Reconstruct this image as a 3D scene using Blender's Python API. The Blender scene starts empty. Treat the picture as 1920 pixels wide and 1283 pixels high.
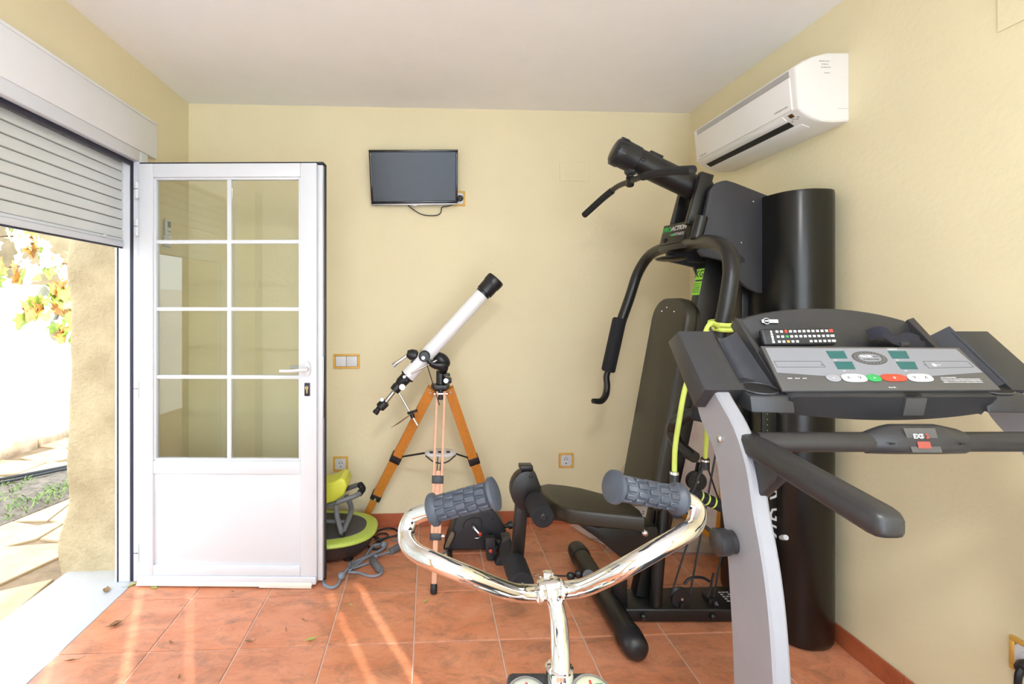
import bpy, bmesh, math, random
from mathutils import Vector, Matrix
random.seed(7)
scene = bpy.context.scene
C = scene.collection

# ---------------------------------------------------------------- camera
cam = bpy.data.cameras.new('camera')
cam.sensor_width = 36.0
cam.sensor_fit = 'HORIZONTAL'
cam.lens = 911.0 / 1920.0 * 36.0
cam.shift_x = (960 - 847) / 1920.0
cam.shift_y = -(641.5 - 572) / 1920.0
cam.clip_start = 0.02
camo = bpy.data.objects.new('camera', cam); C.objects.link(camo)
YAW = math.atan(44 / 911.0)
camo.location = (0, 0, 1.35)
camo.rotation_euler = (math.radians(90), 0, -YAW)
scene.camera = camo

# ---------------------------------------------------------------- sky, sun, exposure
world = bpy.data.worlds.new('sky'); scene.world = world
world.use_nodes = True
bg = world.node_tree.nodes['Background']
bg.inputs['Color'].default_value = (0.74, 0.87, 1.0, 1)
bg.inputs['Strength'].default_value = 2.7
sun = bpy.data.lights.new('sun', 'SUN'); sun.energy = 5.0; sun.angle = math.radians(0.6); sun.color = (1, 0.965, 0.91)
suno = bpy.data.objects.new('sun', sun); C.objects.link(suno)
suno.rotation_euler = Vector((-0.431, 0.902, -0.60)).to_track_quat('-Z', 'Y').to_euler()
suno.location = (6, -10, 8)
scene.view_settings.view_transform = 'Standard'
scene.view_settings.look = 'None'
scene.view_settings.gamma = 1.0
scene.view_settings.use_curve_mapping = False
scene.view_settings.exposure = 1.0

# ---------------------------------------------------------------- helpers
def tag(o, label=None, cat=None, group=None, kind=None):
    if label: o['label'] = label
    if cat: o['category'] = cat
    if group: o['group'] = group
    if kind: o['kind'] = kind
    return o

def thing(name, label, cat, loc=(0, 0, 0), rz=0.0, group=None, kind=None):
    o = bpy.data.objects.new(name, None); C.objects.link(o)
    o.empty_display_size = 0.1
    o.location = loc; o.rotation_euler = (0, 0, rz)
    o['org'] = tuple(loc)
    return tag(o, label, cat, group, kind)

def org(o):
    return Vector(o['org']) if o is not None and 'org' in o else Vector((0, 0, 0))

def vv(p): return Vector(p)

def catmull(pts, n=6, closed=False):
    pts = [Vector(p) for p in pts]
    if len(pts) < 3: return pts
    out = []
    N = len(pts)
    rng = range(N) if closed else range(N - 1)
    for i in rng:
        if closed:
            p0, p1, p2, p3 = pts[(i-1) % N], pts[i], pts[(i+1) % N], pts[(i+2) % N]
        else:
            p0 = pts[i-1] if i > 0 else pts[0] * 2 - pts[1]
            p1, p2 = pts[i], pts[i+1]
            p3 = pts[i+2] if i + 2 < N else pts[-1] * 2 - pts[-2]
        for k in range(n):
            t = k / n
            out.append(0.5 * ((2*p1) + (-p0+p2)*t + (2*p0-5*p1+4*p2-p3)*t*t + (-p0+3*p1-3*p2+p3)*t**3))
    if not closed: out.append(pts[-1])
    return out

class MB:
    """collects shapes in world (or local) coordinates; build() links them as one mesh object"""
    def __init__(self):
        self.bm = bmesh.new()
    def face(self, pts):
        vs = [self.bm.verts.new(p) for p in pts]
        return self.bm.faces.new(vs)
    def _addbm(self, b2):
        me = bpy.data.meshes.new('tmp'); b2.to_mesh(me); b2.free()
        self.bm.from_mesh(me); bpy.data.meshes.remove(me)
    def hexa(self, p, bevel=0.0, seg=2):
        """p: 4 bottom points then 4 top points, same order"""
        b = bmesh.new()
        v = [b.verts.new(q) for q in p]
        for f in ((3,2,1,0),(4,5,6,7),(0,1,5,4),(1,2,6,5),(2,3,7,6),(3,0,4,7)):
            b.faces.new([v[i] for i in f])
        bmesh.ops.recalc_face_normals(b, faces=b.faces)
        if bevel > 0:
            bmesh.ops.bevel(b, geom=list(b.edges), offset=bevel, segments=seg, affect='EDGES', profile=0.5)
        self._addbm(b); return self
    def box(self, x0, x1, y0, y1, z0, z1, bevel=0.0, seg=2):
        return self.hexa([(x0,y0,z0),(x1,y0,z0),(x1,y1,z0),(x0,y1,z0),(x0,y0,z1),(x1,y0,z1),(x1,y1,z1),(x0,y1,z1)], bevel, seg)
    def obox(self, c, sx, sy, sz, M=None, bevel=0.0, seg=2):
        c = Vector(c); M = M or Matrix.Identity(3)
        P = []
        for z in (-1, 1):
            for x, y in ((-1,-1),(1,-1),(1,1),(-1,1)):
                P.append(c + M @ Vector((x*sx/2, y*sy/2, z*sz/2)))
        return self.hexa(P, bevel, seg)
    def beam(self, a, b, w, d, up=(0, 0, 1), bevel=0.0, seg=2):
        """rectangular bar from a to b; w across, d along the up direction"""
        a, b = Vector(a), Vector(b)
        t = (b - a).normalized(); s = t.cross(Vector(up)).normalized(); u = s.cross(t).normalized()
        P = []
        for q in (a, b):
            for i, j in ((-1,-1),(1,-1),(1,1),(-1,1)):
                P.append(q + s*i*w/2 + u*j*d/2)
        return self.hexa(P, bevel, seg)
    def prism(self, poly, ext, bevel=0.0, seg=2):
        """polygon (3d points, planar) extruded by vector ext"""
        b = bmesh.new(); ext = Vector(ext)
        lo = [b.verts.new(p) for p in poly]
        hi = [b.verts.new(Vector(p) + ext) for p in poly]
        n = len(poly)
        b.faces.new(lo[::-1]); b.faces.new(hi)
        for i in range(n):
            b.faces.new((lo[i], lo[(i+1) % n], hi[(i+1) % n], hi[i]))
        bmesh.ops.recalc_face_normals(b, faces=b.faces)
        if bevel > 0:
            es = [e for e in b.edges if (e.verts[0] in lo) == (e.verts[1] in lo)]
            bmesh.ops.bevel(b, geom=es, offset=bevel, segments=seg, affect='EDGES', profile=0.5)
        self._addbm(b); return self
    def ring_loft(self, rings, cap=True, closed=False):
        vs = [[self.bm.verts.new(p) for p in r] for r in rings]
        n = len(rings[0]); m = len(rings)
        for i in range(m if closed else m - 1):
            A, B = vs[i], vs[(i+1) % m]
            for k in range(n):
                self.bm.faces.new((A[k], A[(k+1) % n], B[(k+1) % n], B[k]))
        if cap and not closed:
            self.bm.faces.new(vs[0][::-1]); self.bm.faces.new(vs[-1])
        return self
    def tube(self, pts, r, seg=12, n=6, smooth=True, closed=False, flat=1.0):
        P = catmull(pts, n, closed) if smooth else [Vector(p) for p in pts]
        m = len(P)
        rs = r if isinstance(r, (list, tuple)) else None
        T = []
        for i in range(m):
            if closed: t = P[(i+1) % m] - P[i-1]
            else: t = P[min(i+1, m-1)] - P[max(i-1, 0)]
            T.append(t.normalized())
        ref = Vector((0, 0, 1))
        if abs(T[0].dot(ref)) > 0.9: ref = Vector((1, 0, 0))
        u = T[0].cross(ref).normalized()
        rings = []
        for i in range(m):
            if i:
                u = (u - T[i] * u.dot(T[i])).normalized()
            w = T[i].cross(u).normalized()
            if rs:
                q = i / (m - 1) * (len(rs) - 1); k = min(int(q), len(rs) - 2); rr = rs[k] + (rs[k+1] - rs[k]) * (q - k)
            else: rr = r
            rings.append([P[i] + (u * math.cos(a) + w * flat * math.sin(a)) * rr for a in [2*math.pi*j/seg for j in range(seg)]])
        return self.ring_loft(rings, True, closed)
    def cyl(self, a, b, r, r2=None, seg=20):
        r2 = r if r2 is None else r2
        return self.lathe(a, b, [(0, r), (1, r2)], seg)
    def lathe(self, a, b, prof, seg=20):
        """prof: (t along a->b, radius)"""
        a, b = Vector(a), Vector(b); t = (b - a).normalized()
        ref = Vector((0, 0, 1)) if abs(t.z) < 0.9 else Vector((1, 0, 0))
        u = t.cross(ref).normalized(); w = t.cross(u).normalized()
        rings = []
        for s, r in prof:
            c = a + (b - a) * s
            rings.append([c + (u * math.cos(q) + w * math.sin(q)) * max(r, 1e-5) for q in [2*math.pi*j/seg for j in range(seg)]])
        return self.ring_loft(rings, True)
    def ball(self, c, r, sx=1, sy=1, sz=1, M=None, seg=16, rings=10):
        c = Vector(c); M = M or Matrix.Identity(3)
        R = []
        for i in range(rings + 1):
            th = math.pi * i / rings
            rr = max(math.sin(th), 1e-4)
            R.append([c + M @ Vector((rr*math.cos(q)*r*sx, rr*math.sin(q)*r*sy, math.cos(th)*r*sz)) for q in [2*math.pi*j/seg for j in range(seg)]])
        return self.ring_loft(R, True)
    def disc(self, c, n, r, seg=20, sx=1.0, up=None):
        c = Vector(c); n = Vector(n).normalized()
        ref = Vector(up) if up else (Vector((0, 0, 1)) if abs(n.z) < 0.9 else Vector((1, 0, 0)))
        u = n.cross(ref).normalized(); w = u.cross(n).normalized()
        self.face([c + u*math.cos(a)*r*sx + w*math.sin(a)*r for a in [2*math.pi*j/seg for j in range(seg)]])
        return self
    def grid(self, fn, nu, nv, thick=0.0, nrm=None):
        vs = [[self.bm.verts.new(fn(i/nu, j/nv)) for j in range(nv+1)] for i in range(nu+1)]
        fs = []
        for i in range(nu):
            for j in range(nv):
                fs.append(self.bm.faces.new((vs[i][j], vs[i+1][j], vs[i+1][j+1], vs[i][j+1])))
        if thick:
            r = bmesh.ops.extrude_face_region(self.bm, geom=fs)
            for v in [g for g in r['geom'] if isinstance(g, bmesh.types.BMVert)]:
                v.co += Vector(nrm) * thick
        return self
    def mesh(self, name, mat, angle=35, recalc=True):
        bm = self.bm
        if recalc: bmesh.ops.recalc_face_normals(bm, faces=bm.faces)
        me = bpy.data.meshes.new(name); bm.to_mesh(me); bm.free()
        mats = mat if isinstance(mat, (list, tuple)) else [mat]
        for m in mats: me.materials.append(m)
        me.polygons.foreach_set('use_smooth', [True] * len(me.polygons))
        me.set_sharp_from_angle(angle=math.radians(angle))
        return me
    def build(self, name, mat, parent=None, label=None, local=False, angle=35, kind=None, recalc=True):
        if parent is not None and not local:
            bmesh.ops.translate(self.bm, vec=-org(parent), verts=self.bm.verts)
        o = bpy.data.objects.new(name, self.mesh(name, mat, angle, recalc)); C.objects.link(o)
        if parent is not None:
            o.parent = parent
            o['org'] = tuple(org(parent))
        else:
            o['org'] = (0, 0, 0)
        return tag(o, label, kind=kind)
    def single(self, name, mat, label, cat, group=None, kind=None, base=None, angle=35):
        """a top-level thing that is one mesh; its origin goes to the centre of its base"""
        bm = self.bm
        xs = [v.co for v in bm.verts]
        if base is None:
            base = Vector(((min(p.x for p in xs)+max(p.x for p in xs))/2, (min(p.y for p in xs)+max(p.y for p in xs))/2, min(p.z for p in xs)))
        base = Vector(base)
        bmesh.ops.translate(bm, vec=-base, verts=bm.verts)
        o = bpy.data.objects.new(name, self.mesh(name, mat, angle)); C.objects.link(o)
        o.location = base; o['org'] = tuple(base)
        return tag(o, label, cat, group, kind)

def text(body, name, mat, parent, o, ux, uy, size, align='CENTER', shear=0.0, ext=0.0004, bold=0.0, spacing=1.0, label=None):
    """lettering as a thin mesh: o = centre point, ux reading direction, uy up direction of the letters"""
    cu = bpy.data.curves.new('lettering', 'FONT'); cu.body = body; cu.size = size
    cu.align_x = align; cu.align_y = 'CENTER'; cu.extrude = ext; cu.shear = shear; cu.offset = bold; cu.space_character = spacing
    cu.resolution_u = 2
    t = bpy.data.objects.new('lettering', cu)
    me = bpy.data.meshes.new_from_object(t)
    bpy.data.objects.remove(t); bpy.data.curves.remove(cu)
    ux = Vector(ux).normalized(); uy = Vector(uy); uy = (uy - ux*uy.dot(ux)).normalized(); n = ux.cross(uy)
    M = Matrix((ux, uy, n)).transposed().to_4x4()
    M.translation = Vector(o) - org(parent)
    me.transform(M)
    me.materials.clear(); me.materials.append(mat)
    ob = bpy.data.objects.new(name, me); C.objects.link(ob); ob.parent = parent; ob['org'] = tuple(org(parent))
    return tag(ob, label)

def marks(name, mat, parent, o, ux, uy, width, h, seed=1, ext=0.0004):
    """a line of print too small to read in the photograph: short uneven dashes"""
    rn_ = random.Random(seed); o = Vector(o); ux = Vector(ux).normalized(); uy = Vector(uy); uy = (uy - ux*uy.dot(ux)).normalized(); n = ux.cross(uy)
    b = MB(); x = -width/2
    while x < width/2 - h*.2:
        w_ = min(h*rn_.uniform(.5, 1.7), width/2 - x); hh = h*rn_.uniform(.6, 1.0)
        q = [o + ux*x - uy*hh/2, o + ux*(x + w_) - uy*hh/2, o + ux*(x + w_) + uy*hh/2, o + ux*x + uy*hh/2]
        b.prism(q, n*ext); x += w_ + h*rn_.uniform(.15, .45)
    return b.build(name, mat, parent, kind='stuff')

def copy_tree(o, parent=None):
    c = o.copy(); C.objects.link(c)
    c.parent = parent
    for ch in list(o.children): copy_tree(ch, c)
    return c

# ---------------------------------------------------------------- materials
def mat(name, col, rough=0.5, metal=0.0, var=0.0, scale=8.0, bump=0.0, bscale=60.0, spec=0.5, coat=0.0, stretch=None, col2=None, trans=0.0):
    m = bpy.data.materials.new(name); m.use_nodes = True
    nt = m.node_tree; P = nt.nodes['Principled BSDF']
    P.inputs['Base Color'].default_value = (*col, 1); P.inputs['Roughness'].default_value = rough
    P.inputs['Metallic'].default_value = metal; P.inputs['Specular IOR Level'].default_value = spec
    P.inputs['Coat Weight'].default_value = coat
    tc = nt.nodes.new('ShaderNodeNewGeometry')
    vec = tc.outputs['Position']
    if stretch:
        mp = nt.nodes.new('ShaderNodeMapping'); mp.inputs['Scale'].default_value = stretch
        nt.links.new(vec, mp.inputs['Vector']); vec = mp.outputs['Vector']
    if var > 0 or col2:
        n = nt.nodes.new('ShaderNodeTexNoise'); n.inputs['Scale'].default_value = scale; n.inputs['Detail'].default_value = 5; n.inputs['Roughness'].default_value = 0.6
        nt.links.new(vec, n.inputs['Vector'])
        r = nt.nodes.new('ShaderNodeValToRGB')
        c2 = col2 or tuple(min(1, c * (1 + var)) for c in col)
        c1 = col if col2 else tuple(c * (1 - var) for c in col)
        r.color_ramp.elements[0].position = 0.33; r.color_ramp.elements[1].position = 0.67
        r.color_ramp.elements[0].color = (*c1, 1); r.color_ramp.elements[1].color = (*c2, 1)
        nt.links.new(n.outputs['Fac'], r.inputs['Fac']); nt.links.new(r.outputs['Color'], P.inputs['Base Color'])
    if bump > 0:
        n2 = nt.nodes.new('ShaderNodeTexNoise'); n2.inputs['Scale'].default_value = bscale; n2.inputs['Detail'].default_value = 4
        nt.links.new(vec, n2.inputs['Vector'])
        b = nt.nodes.new('ShaderNodeBump'); b.inputs['Strength'].default_value = bump; b.inputs['Distance'].default_value = 0.01
        nt.links.new(n2.outputs['Fac'], b.inputs['Height']); nt.links.new(b.outputs['Normal'], P.inputs['Normal'])
    return m

def glass_mat(name, tint=(0.97, 0.99, 0.98)):
    m = bpy.data.materials.new(name); m.use_nodes = True
    nt = m.node_tree; nt.nodes.clear()
    out = nt.nodes.new('ShaderNodeOutputMaterial'); mx = nt.nodes.new('ShaderNodeMixShader')
    tr = nt.nodes.new('ShaderNodeBsdfTransparent'); tr.inputs['Color'].default_value = (*tint, 1)
    gl = nt.nodes.new('ShaderNodeBsdfGlossy'); gl.inputs['Roughness'].default_value = 0.01
    fr = nt.nodes.new('ShaderNodeFresnel'); fr.inputs['IOR'].default_value = 1.5
    nt.links.new(fr.outputs['Fac'], mx.inputs['Fac']); nt.links.new(tr.outputs[0], mx.inputs[1]); nt.links.new(gl.outputs[0], mx.inputs[2])
    nt.links.new(mx.outputs[0], out.inputs['Surface'])
    return m

def sheer_mat(name, col, f=0.85):
    m = bpy.data.materials.new(name); m.use_nodes = True
    nt = m.node_tree; nt.nodes.clear()
    out = nt.nodes.new('ShaderNodeOutputMaterial'); mx = nt.nodes.new('ShaderNodeMixShader'); mx.inputs['Fac'].default_value = f
    d = nt.nodes.new('ShaderNodeBsdfDiffuse'); d.inputs['Color'].default_value = (*col, 1)
    t = nt.nodes.new('ShaderNodeBsdfTranslucent'); t.inputs['Color'].default_value = (*col, 1)
    nt.links.new(d.outputs[0], mx.inputs[1]); nt.links.new(t.outputs[0], mx.inputs[2]); nt.links.new(mx.outputs[0], out.inputs['Surface'])
    return m

def film_mat(name):
    m = bpy.data.materials.new(name); m.use_nodes = True
    nt = m.node_tree; nt.nodes.clear()
    out = nt.nodes.new('ShaderNodeOutputMaterial'); mx = nt.nodes.new('ShaderNodeMixShader'); mx.inputs['Fac'].default_value = 0.28
    t = nt.nodes.new('ShaderNodeBsdfTransparent'); g = nt.nodes.new('ShaderNodeBsdfPrincipled')
    g.inputs['Base Color'].default_value = (0.86, 0.82, 0.8, 1); g.inputs['Roughness'].default_value = 0.18
    n = nt.nodes.new('ShaderNodeTexNoise'); n.inputs['Scale'].default_value = 45
    b = nt.nodes.new('ShaderNodeBump'); b.inputs['Strength'].default_value = 0.9; b.inputs['Distance'].default_value = 0.01
    nt.links.new(n.outputs['Fac'], b.inputs['Height']); nt.links.new(b.outputs['Normal'], g.inputs['Normal'])
    nt.links.new(t.outputs[0], mx.inputs[1]); nt.links.new(g.outputs[0], mx.inputs[2]); nt.links.new(mx.outputs[0], out.inputs['Surface'])
    return m

def tile_mat(name, ca, cb, cdark, rough=0.35):
    """mottled terracotta: broad clouds, darker blotches and fine speckle, a little different on each tile"""
    m = bpy.data.materials.new(name); m.use_nodes = True
    nt = m.node_tree; P = nt.nodes['Principled BSDF']; N = nt.nodes.new; L = nt.links.new
    g = N('ShaderNodeNewGeometry'); oi = N('ShaderNodeObjectInfo')
    ad = N('ShaderNodeVectorMath'); ad.operation = 'MULTIPLY_ADD'
    L(oi.outputs['Location'], ad.inputs[0]); ad.inputs[1].default_value = (3.7, 5.1, 2.3); L(g.outputs['Position'], ad.inputs[2])
    mp = N('ShaderNodeMapping'); mp.inputs['Scale'].default_value = (0.75, 1.2, 1); L(ad.outputs[0], mp.inputs['Vector'])
    n1 = N('ShaderNodeTexNoise'); n1.inputs['Scale'].default_value = 6; n1.inputs['Detail'].default_value = 8; n1.inputs['Roughness'].default_value = 0.68
    n2 = N('ShaderNodeTexNoise'); n2.inputs['Scale'].default_value = 9; n2.inputs['Detail'].default_value = 10; n2.inputs['Roughness'].default_value = 0.78; n2.inputs['Distortion'].default_value = 0.6
    n3 = N('ShaderNodeTexNoise'); n3.inputs['Scale'].default_value = 90; n3.inputs['Detail'].default_value = 3
    for n in (n1, n2, n3): L(mp.outputs[0], n.inputs['Vector'])
    r1 = N('ShaderNodeValToRGB'); r1.color_ramp.elements[0].position = .36; r1.color_ramp.elements[1].position = .64
    r1.color_ramp.elements[0].color = (*ca, 1); r1.color_ramp.elements[1].color = (*cb, 1); L(n1.outputs['Fac'], r1.inputs['Fac'])
    r2 = N('ShaderNodeValToRGB'); r2.color_ramp.elements[0].position = .48; r2.color_ramp.elements[1].position = .68
    r2.color_ramp.elements[0].color = (0, 0, 0, 1); r2.color_ramp.elements[1].color = (.75, .75, .75, 1); L(n2.outputs['Fac'], r2.inputs['Fac'])
    mx = N('ShaderNodeMixRGB'); mx.inputs['Color2'].default_value = (*cdark, 1); L(r2.outputs['Color'], mx.inputs['Fac']); L(r1.outputs['Color'], mx.inputs['Color1'])
    r3 = N('ShaderNodeValToRGB'); r3.color_ramp.elements[0].position = .62; r3.color_ramp.elements[1].position = .75
    r3.color_ramp.elements[0].color = (0, 0, 0, 1); r3.color_ramp.elements[1].color = (.35, .35, .35, 1); L(n3.outputs['Fac'], r3.inputs['Fac'])
    m2 = N('ShaderNodeMixRGB'); m2.inputs['Color2'].default_value = (*cdark, 1); L(r3.outputs['Color'], m2.inputs['Fac']); L(mx.outputs[0], m2.inputs['Color1'])
    hs = N('ShaderNodeHueSaturation'); mr = N('ShaderNodeMapRange'); mr.inputs['To Min'].default_value = .92; mr.inputs['To Max'].default_value = 1.07
    L(oi.outputs['Random'], mr.inputs['Value']); L(mr.outputs[0], hs.inputs['Value']); L(m2.outputs[0], hs.inputs['Color'])
    L(hs.outputs[0], P.inputs['Base Color']); P.inputs['Roughness'].default_value = rough
    b = N('ShaderNodeBump'); b.inputs['Strength'].default_value = .25; b.inputs['Distance'].default_value = .003
    L(n2.outputs['Fac'], b.inputs['Height']); L(b.outputs[0], P.inputs['Normal'])
    return m

M_wall = mat('wall_paint', (0.80, 0.705, 0.46), 0.7, var=0.02, scale=3, bump=0.12, bscale=45)
M_ceil = mat('ceiling_paint', (0.92, 0.92, 0.935), 0.85, var=0.01, bump=0.08, bscale=30)
M_tile = tile_mat('terracotta_tile', (0.58, 0.200, 0.092), (0.68, 0.285, 0.158), (0.22, 0.105, 0.065))
M_skirt = tile_mat('skirting_tile', (0.40, 0.10, 0.04), (0.46, 0.13, 0.055), (0.25, 0.06, 0.03), 0.3)
M_grout = mat('grout', (0.68, 0.50, 0.40), 0.9, var=0.1, scale=20)
M_marble = mat('white_marble', (0.58, 0.58, 0.59), 0.3, var=0.05, scale=6)
M_stucco = mat('ochre_stucco', (0.40, 0.31, 0.18), 0.95, scale=5, col2=(0.55, 0.44, 0.27), bump=0.9, bscale=55)
M_white = mat('white_lacquered_aluminium', (0.69, 0.71, 0.75), 0.28, var=0.01)
M_whitep = mat('white_plastic', (0.72, 0.72, 0.74), 0.35, var=0.01)
M_box = mat('shutter_box_white', (0.80, 0.81, 0.83), 0.4, var=0.01)
M_slat = mat('shutter_slat_grey', (0.70, 0.73, 0.72), 0.4, var=0.02, scale=4)
M_gasket = mat('black_gasket', (0.02, 0.02, 0.04), 0.5, var=0.1)
M_glass = glass_mat('window_glass', (0.95, 0.965, 0.93))
M_hole = mat('dark_hole', (0.012, 0.012, 0.012), 0.7, var=0.1)
M_metal = mat('bright_steel', (0.72, 0.72, 0.72), 0.25, 1.0, var=0.04, scale=30)
M_brass = mat('brass', (0.66, 0.50, 0.22), 0.3, 1.0, var=0.05, scale=30)
M_sheer = sheer_mat('sheer_curtain', (0.90, 0.93, 0.96))

# ================================================================ THE ROOM
XL, XR, YB, YR, H = -1.43, 1.64, 2.975, -1.10, 2.554
PITCH = 0.343

def struct(o): o['kind'] = 'structure'; return o

# floor: a bed of grout with every tile laid on it
fl = struct(MB().box(XL, XR, YR - 0.1, YB, -0.06, -0.004).build('floor', M_grout))
tw = PITCH - 0.006
tile_mesh = MB().box(-tw/2, tw/2, -tw/2, tw/2, -0.006, 0, 0.0015, 1).mesh('tile', M_tile)
nx, ny = 9, 12
for i in range(nx):
    for j in range(ny):
        x0 = XL + i * PITCH; x1 = min(x0 + PITCH, XR)
        y1 = YB - j * PITCH; y0 = max(y1 - PITCH, YR)
        o = bpy.data.objects.new('tile', tile_mesh); C.objects.link(o)
        o.parent = fl
        o.location = ((x0 + x1)/2, (y0 + y1)/2, 0.0)
        o.scale = ((x1 - x0 - 0.006)/tw, (y1 - y0 - 0.006)/tw, 1)

struct(MB().box(XL - 0.4, XR + 0.25, YR - 0.25, YB + 0.25, H, H + 0.2).build('ceiling', M_ceil))
struct(MB().box(XL - 0.085, XR + 0.2, YB, YB + 0.2, -0.06, H).build('wall_back', M_wall))
struct(MB().box(XR, XR + 0.2, YR - 0.2, YB, -0.06, H).build('wall_right', M_wall))

# left wall: solid beyond the doorway, above it, and around the curtained window nearer the camera
w = MB()
XI = XL - 0.085
w.box(XI, XL, 2.50, YB, -0.06, H)
w.box(XI, XL, 1.47, 2.50, 2.10, H)
w.box(XI, XL, 1.20, 1.47, -0.06, H)
w.box(XI, XL, -0.85, 1.20, 2.28, H)
w.box(XI, XL, -0.85, 1.20, -0.06, 0.10)
w.box(XI, XL, YR - 0.2, -0.85, -0.06, H)
struct(w.build('wall_left', M_wall))

# the rough rendered outer leaf of the same wall, with its bulging foot at the doorway
w = MB()
def outer(u, v):
    z = -0.05 + v * 2.75
    y = 2.545 + 0.012*math.sin(z*7.0) + 0.006*math.sin(z*19+1)
    k = max(0.0, 1 - z/0.30)
    xo = -1.828 - 0.030*max(0.0, min(1.0, (0.62 - z)/0.5)) - 0.035*math.exp(-((z-0.11)/0.13)**2) - 0.004*math.sin(z*13)
    if u < 0.5: return Vector((XI + (xo + 0.03 - XI)*(u/0.5), y, z))
    if u < 0.6: return Vector((xo + 0.03 - 0.03*(u-0.5)/0.1, y + 0.03*((u-0.5)/0.1)**2, z))
    return Vector((xo, y + 0.03 + (u-0.6)/0.4*0.6, z))
w.grid(outer, 20, 40)
w.box(-1.83, XI - 0.001, 2.60, 3.2, -0.05, 2.7)
struct(w.build('wall_outer', M_stucco, angle=60))
w = MB()
w.box(-1.83, XI - 0.001, 1.47, 2.50, 2.12, 2.7)
w.box(-1.83, XI - 0.001, 1.20, 1.45, -0.05, 2.7)
w.box(-1.83, XI - 0.001, -0.85, 1.20, 2.28, 2.7)
w.box(-1.83, XI - 0.001, -0.85, 1.20, -0.05, 0.10)
w.box(-1.83, XI - 0.001, YR - 0.2, -0.85, -0.05, 2.7)
struct(w.build('wall_outer_near', M_stucco))

# wall behind the camera, with a wide curtained garden door
w = MB()
w.box(XL - 0.4, XR + 0.2, YR - 0.2, YR, 2.44, H)
w.box(XL - 0.4, -1.05, YR - 0.2, YR, -0.06, 2.44)
w.box(1.50, XR + 0.2, YR - 0.2, YR, -0.06, 2.44)
struct(w.build('wall_front', M_wall))

# marble threshold in the doorway
struct(MB().box(-1.826, XL - 0.001, 1.47, 2.56, -0.06, 0.0, 0.004).build('trim_1', M_marble))

# skirting tiles
for nm, horiz in (('baseboard_back', True), ('baseboard_right', False)):
    b = MB()
    if horiz: b.box(XL, XR, YB - 0.004, YB, 0.0, 0.078)
    else: b.box(XR - 0.004, XR, YR, YB - 0.01, 0.0, 0.072)
    root = struct(b.build(nm, M_grout))
    L0 = XL if horiz else YB - 0.012; n = 9 if horiz else 12
    for k in range(n):
        if horiz:
            a0 = XL + k*PITCH; a1 = min(a0 + PITCH - 0.003, XR - 0.001)
            q = MB().box(a0 + 0.001, a1, YB - 0.013, YB - 0.004, 0.001, 0.082, 0.0015, 1)
        else:
            a1 = YB - 0.016 - k*PITCH; a0 = max(a1 - PITCH + 0.003, YR)
            q = MB().box(XR - 0.014, XR - 0.004, a0, a1, 0.001, 0.076, 0.0015, 1)
        q.build('skirting_tile', M_skirt, root)

# curtained openings: white frames and sheer panels
def curtain(name, p0, p1, z0, z1, label, folds=9, amp=0.022):
    p0, p1 = Vector(p0), Vector(p1); d = p1 - p0; n = Vector((-d.y, d.x)).normalized()
    def f(u, v):
        a = amp * (0.55 + 0.45*v) * math.sin(u*folds*2*math.pi) + 0.3*amp*math.sin(u*folds*4.3 + 1)
        p = p0 + d*u + n*a
        return Vector((p.x, p.y, z0 + (z1 - z0)*(1 - v)))
    return MB().grid(f, folds*8, 6).single(name, M_sheer, label, 'curtain', angle=80)
MB().cyl((-1.15, YR + 0.09, 2.43), (1.56, YR + 0.09, 2.43), 0.012).single('curtain_rod', M_whitep, 'white curtain rod across the wall behind the camera', 'curtain rod')
cuts = [-1.10, -0.12, -0.03, 0.25, 0.48, 1.115, 1.27, 1.56]
gap = [0, .015, .018, .020, .008, .015, .016, 0]
words = ['leftmost', 'second', 'third', 'fourth', 'fifth', 'sixth', 'rightmost']
for k in range(7):
    a = cuts[k] + gap[k]/2; b = cuts[k+1] - gap[k+1]/2
    curtain('curtain', (a, YR + 0.09), (b, YR + 0.09), 0.03, 2.42, words[k] + ' white sheer curtain panel behind the camera', max(1, int((b - a)*11)), 0.02 if b - a > 0.2 else 0.006)
MB().cyl((XL + 0.07, -0.95, 2.33), (XL + 0.07, 1.27, 2.33), 0.012).single('curtain_rod', M_whitep, 'white curtain rod over the window beside the doorway', 'curtain rod')
curtain('curtain', (XL + 0.07, 0.14), (XL + 0.07, 1.24), 0.10, 2.32, 'white sheer curtain next to the doorway', 11)
curtain('curtain', (XL + 0.07, -0.92), (XL + 0.07, 0.12), 0.10, 2.32, 'white sheer curtain on the left wall furthest from the doorway', 11)
def win_frame(name, pts):
    r = thing(name, None, None, (0, 0, 0), kind='structure')
    return r
wf = win_frame('window_1', None)
for y0, y1 in ((-0.85, -0.80), (0.14, 0.20), (1.15, 1.20)):
    MB().box(XI, XI + 0.05, y0, y1, 0.10, 2.28, 0.004).build('window_frame', M_white, wf)
for z0, z1 in ((0.10, 0.16), (2.22, 2.28)):
    MB().box(XI + 0.003, XI + 0.047, -0.80, 1.15, z0, z1, 0.004).build('window_rail', M_white, wf)
for y0, y1 in ((-0.80, 0.14), (0.20, 1.15)):
    MB().box(XI + 0.02, XI + 0.026, y0, y1, 0.16, 2.22).build('pane', M_glass, wf)
wf = win_frame('window_2', None)
for x0, x1 in ((-1.05, -0.99), (0.19, 0.26), (1.44, 1.50)):
    MB().box(x0, x1, YR - 0.10, YR - 0.04, 0.0, 2.44, 0.004).build('window_frame', M_white, wf)
for z0, z1 in ((0.0, 0.04), (2.40, 2.44)):
    MB().box(-0.99, 1.44, YR - 0.095, YR - 0.045, z0, z1, 0.004).build('window_rail', M_white, wf)

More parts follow.
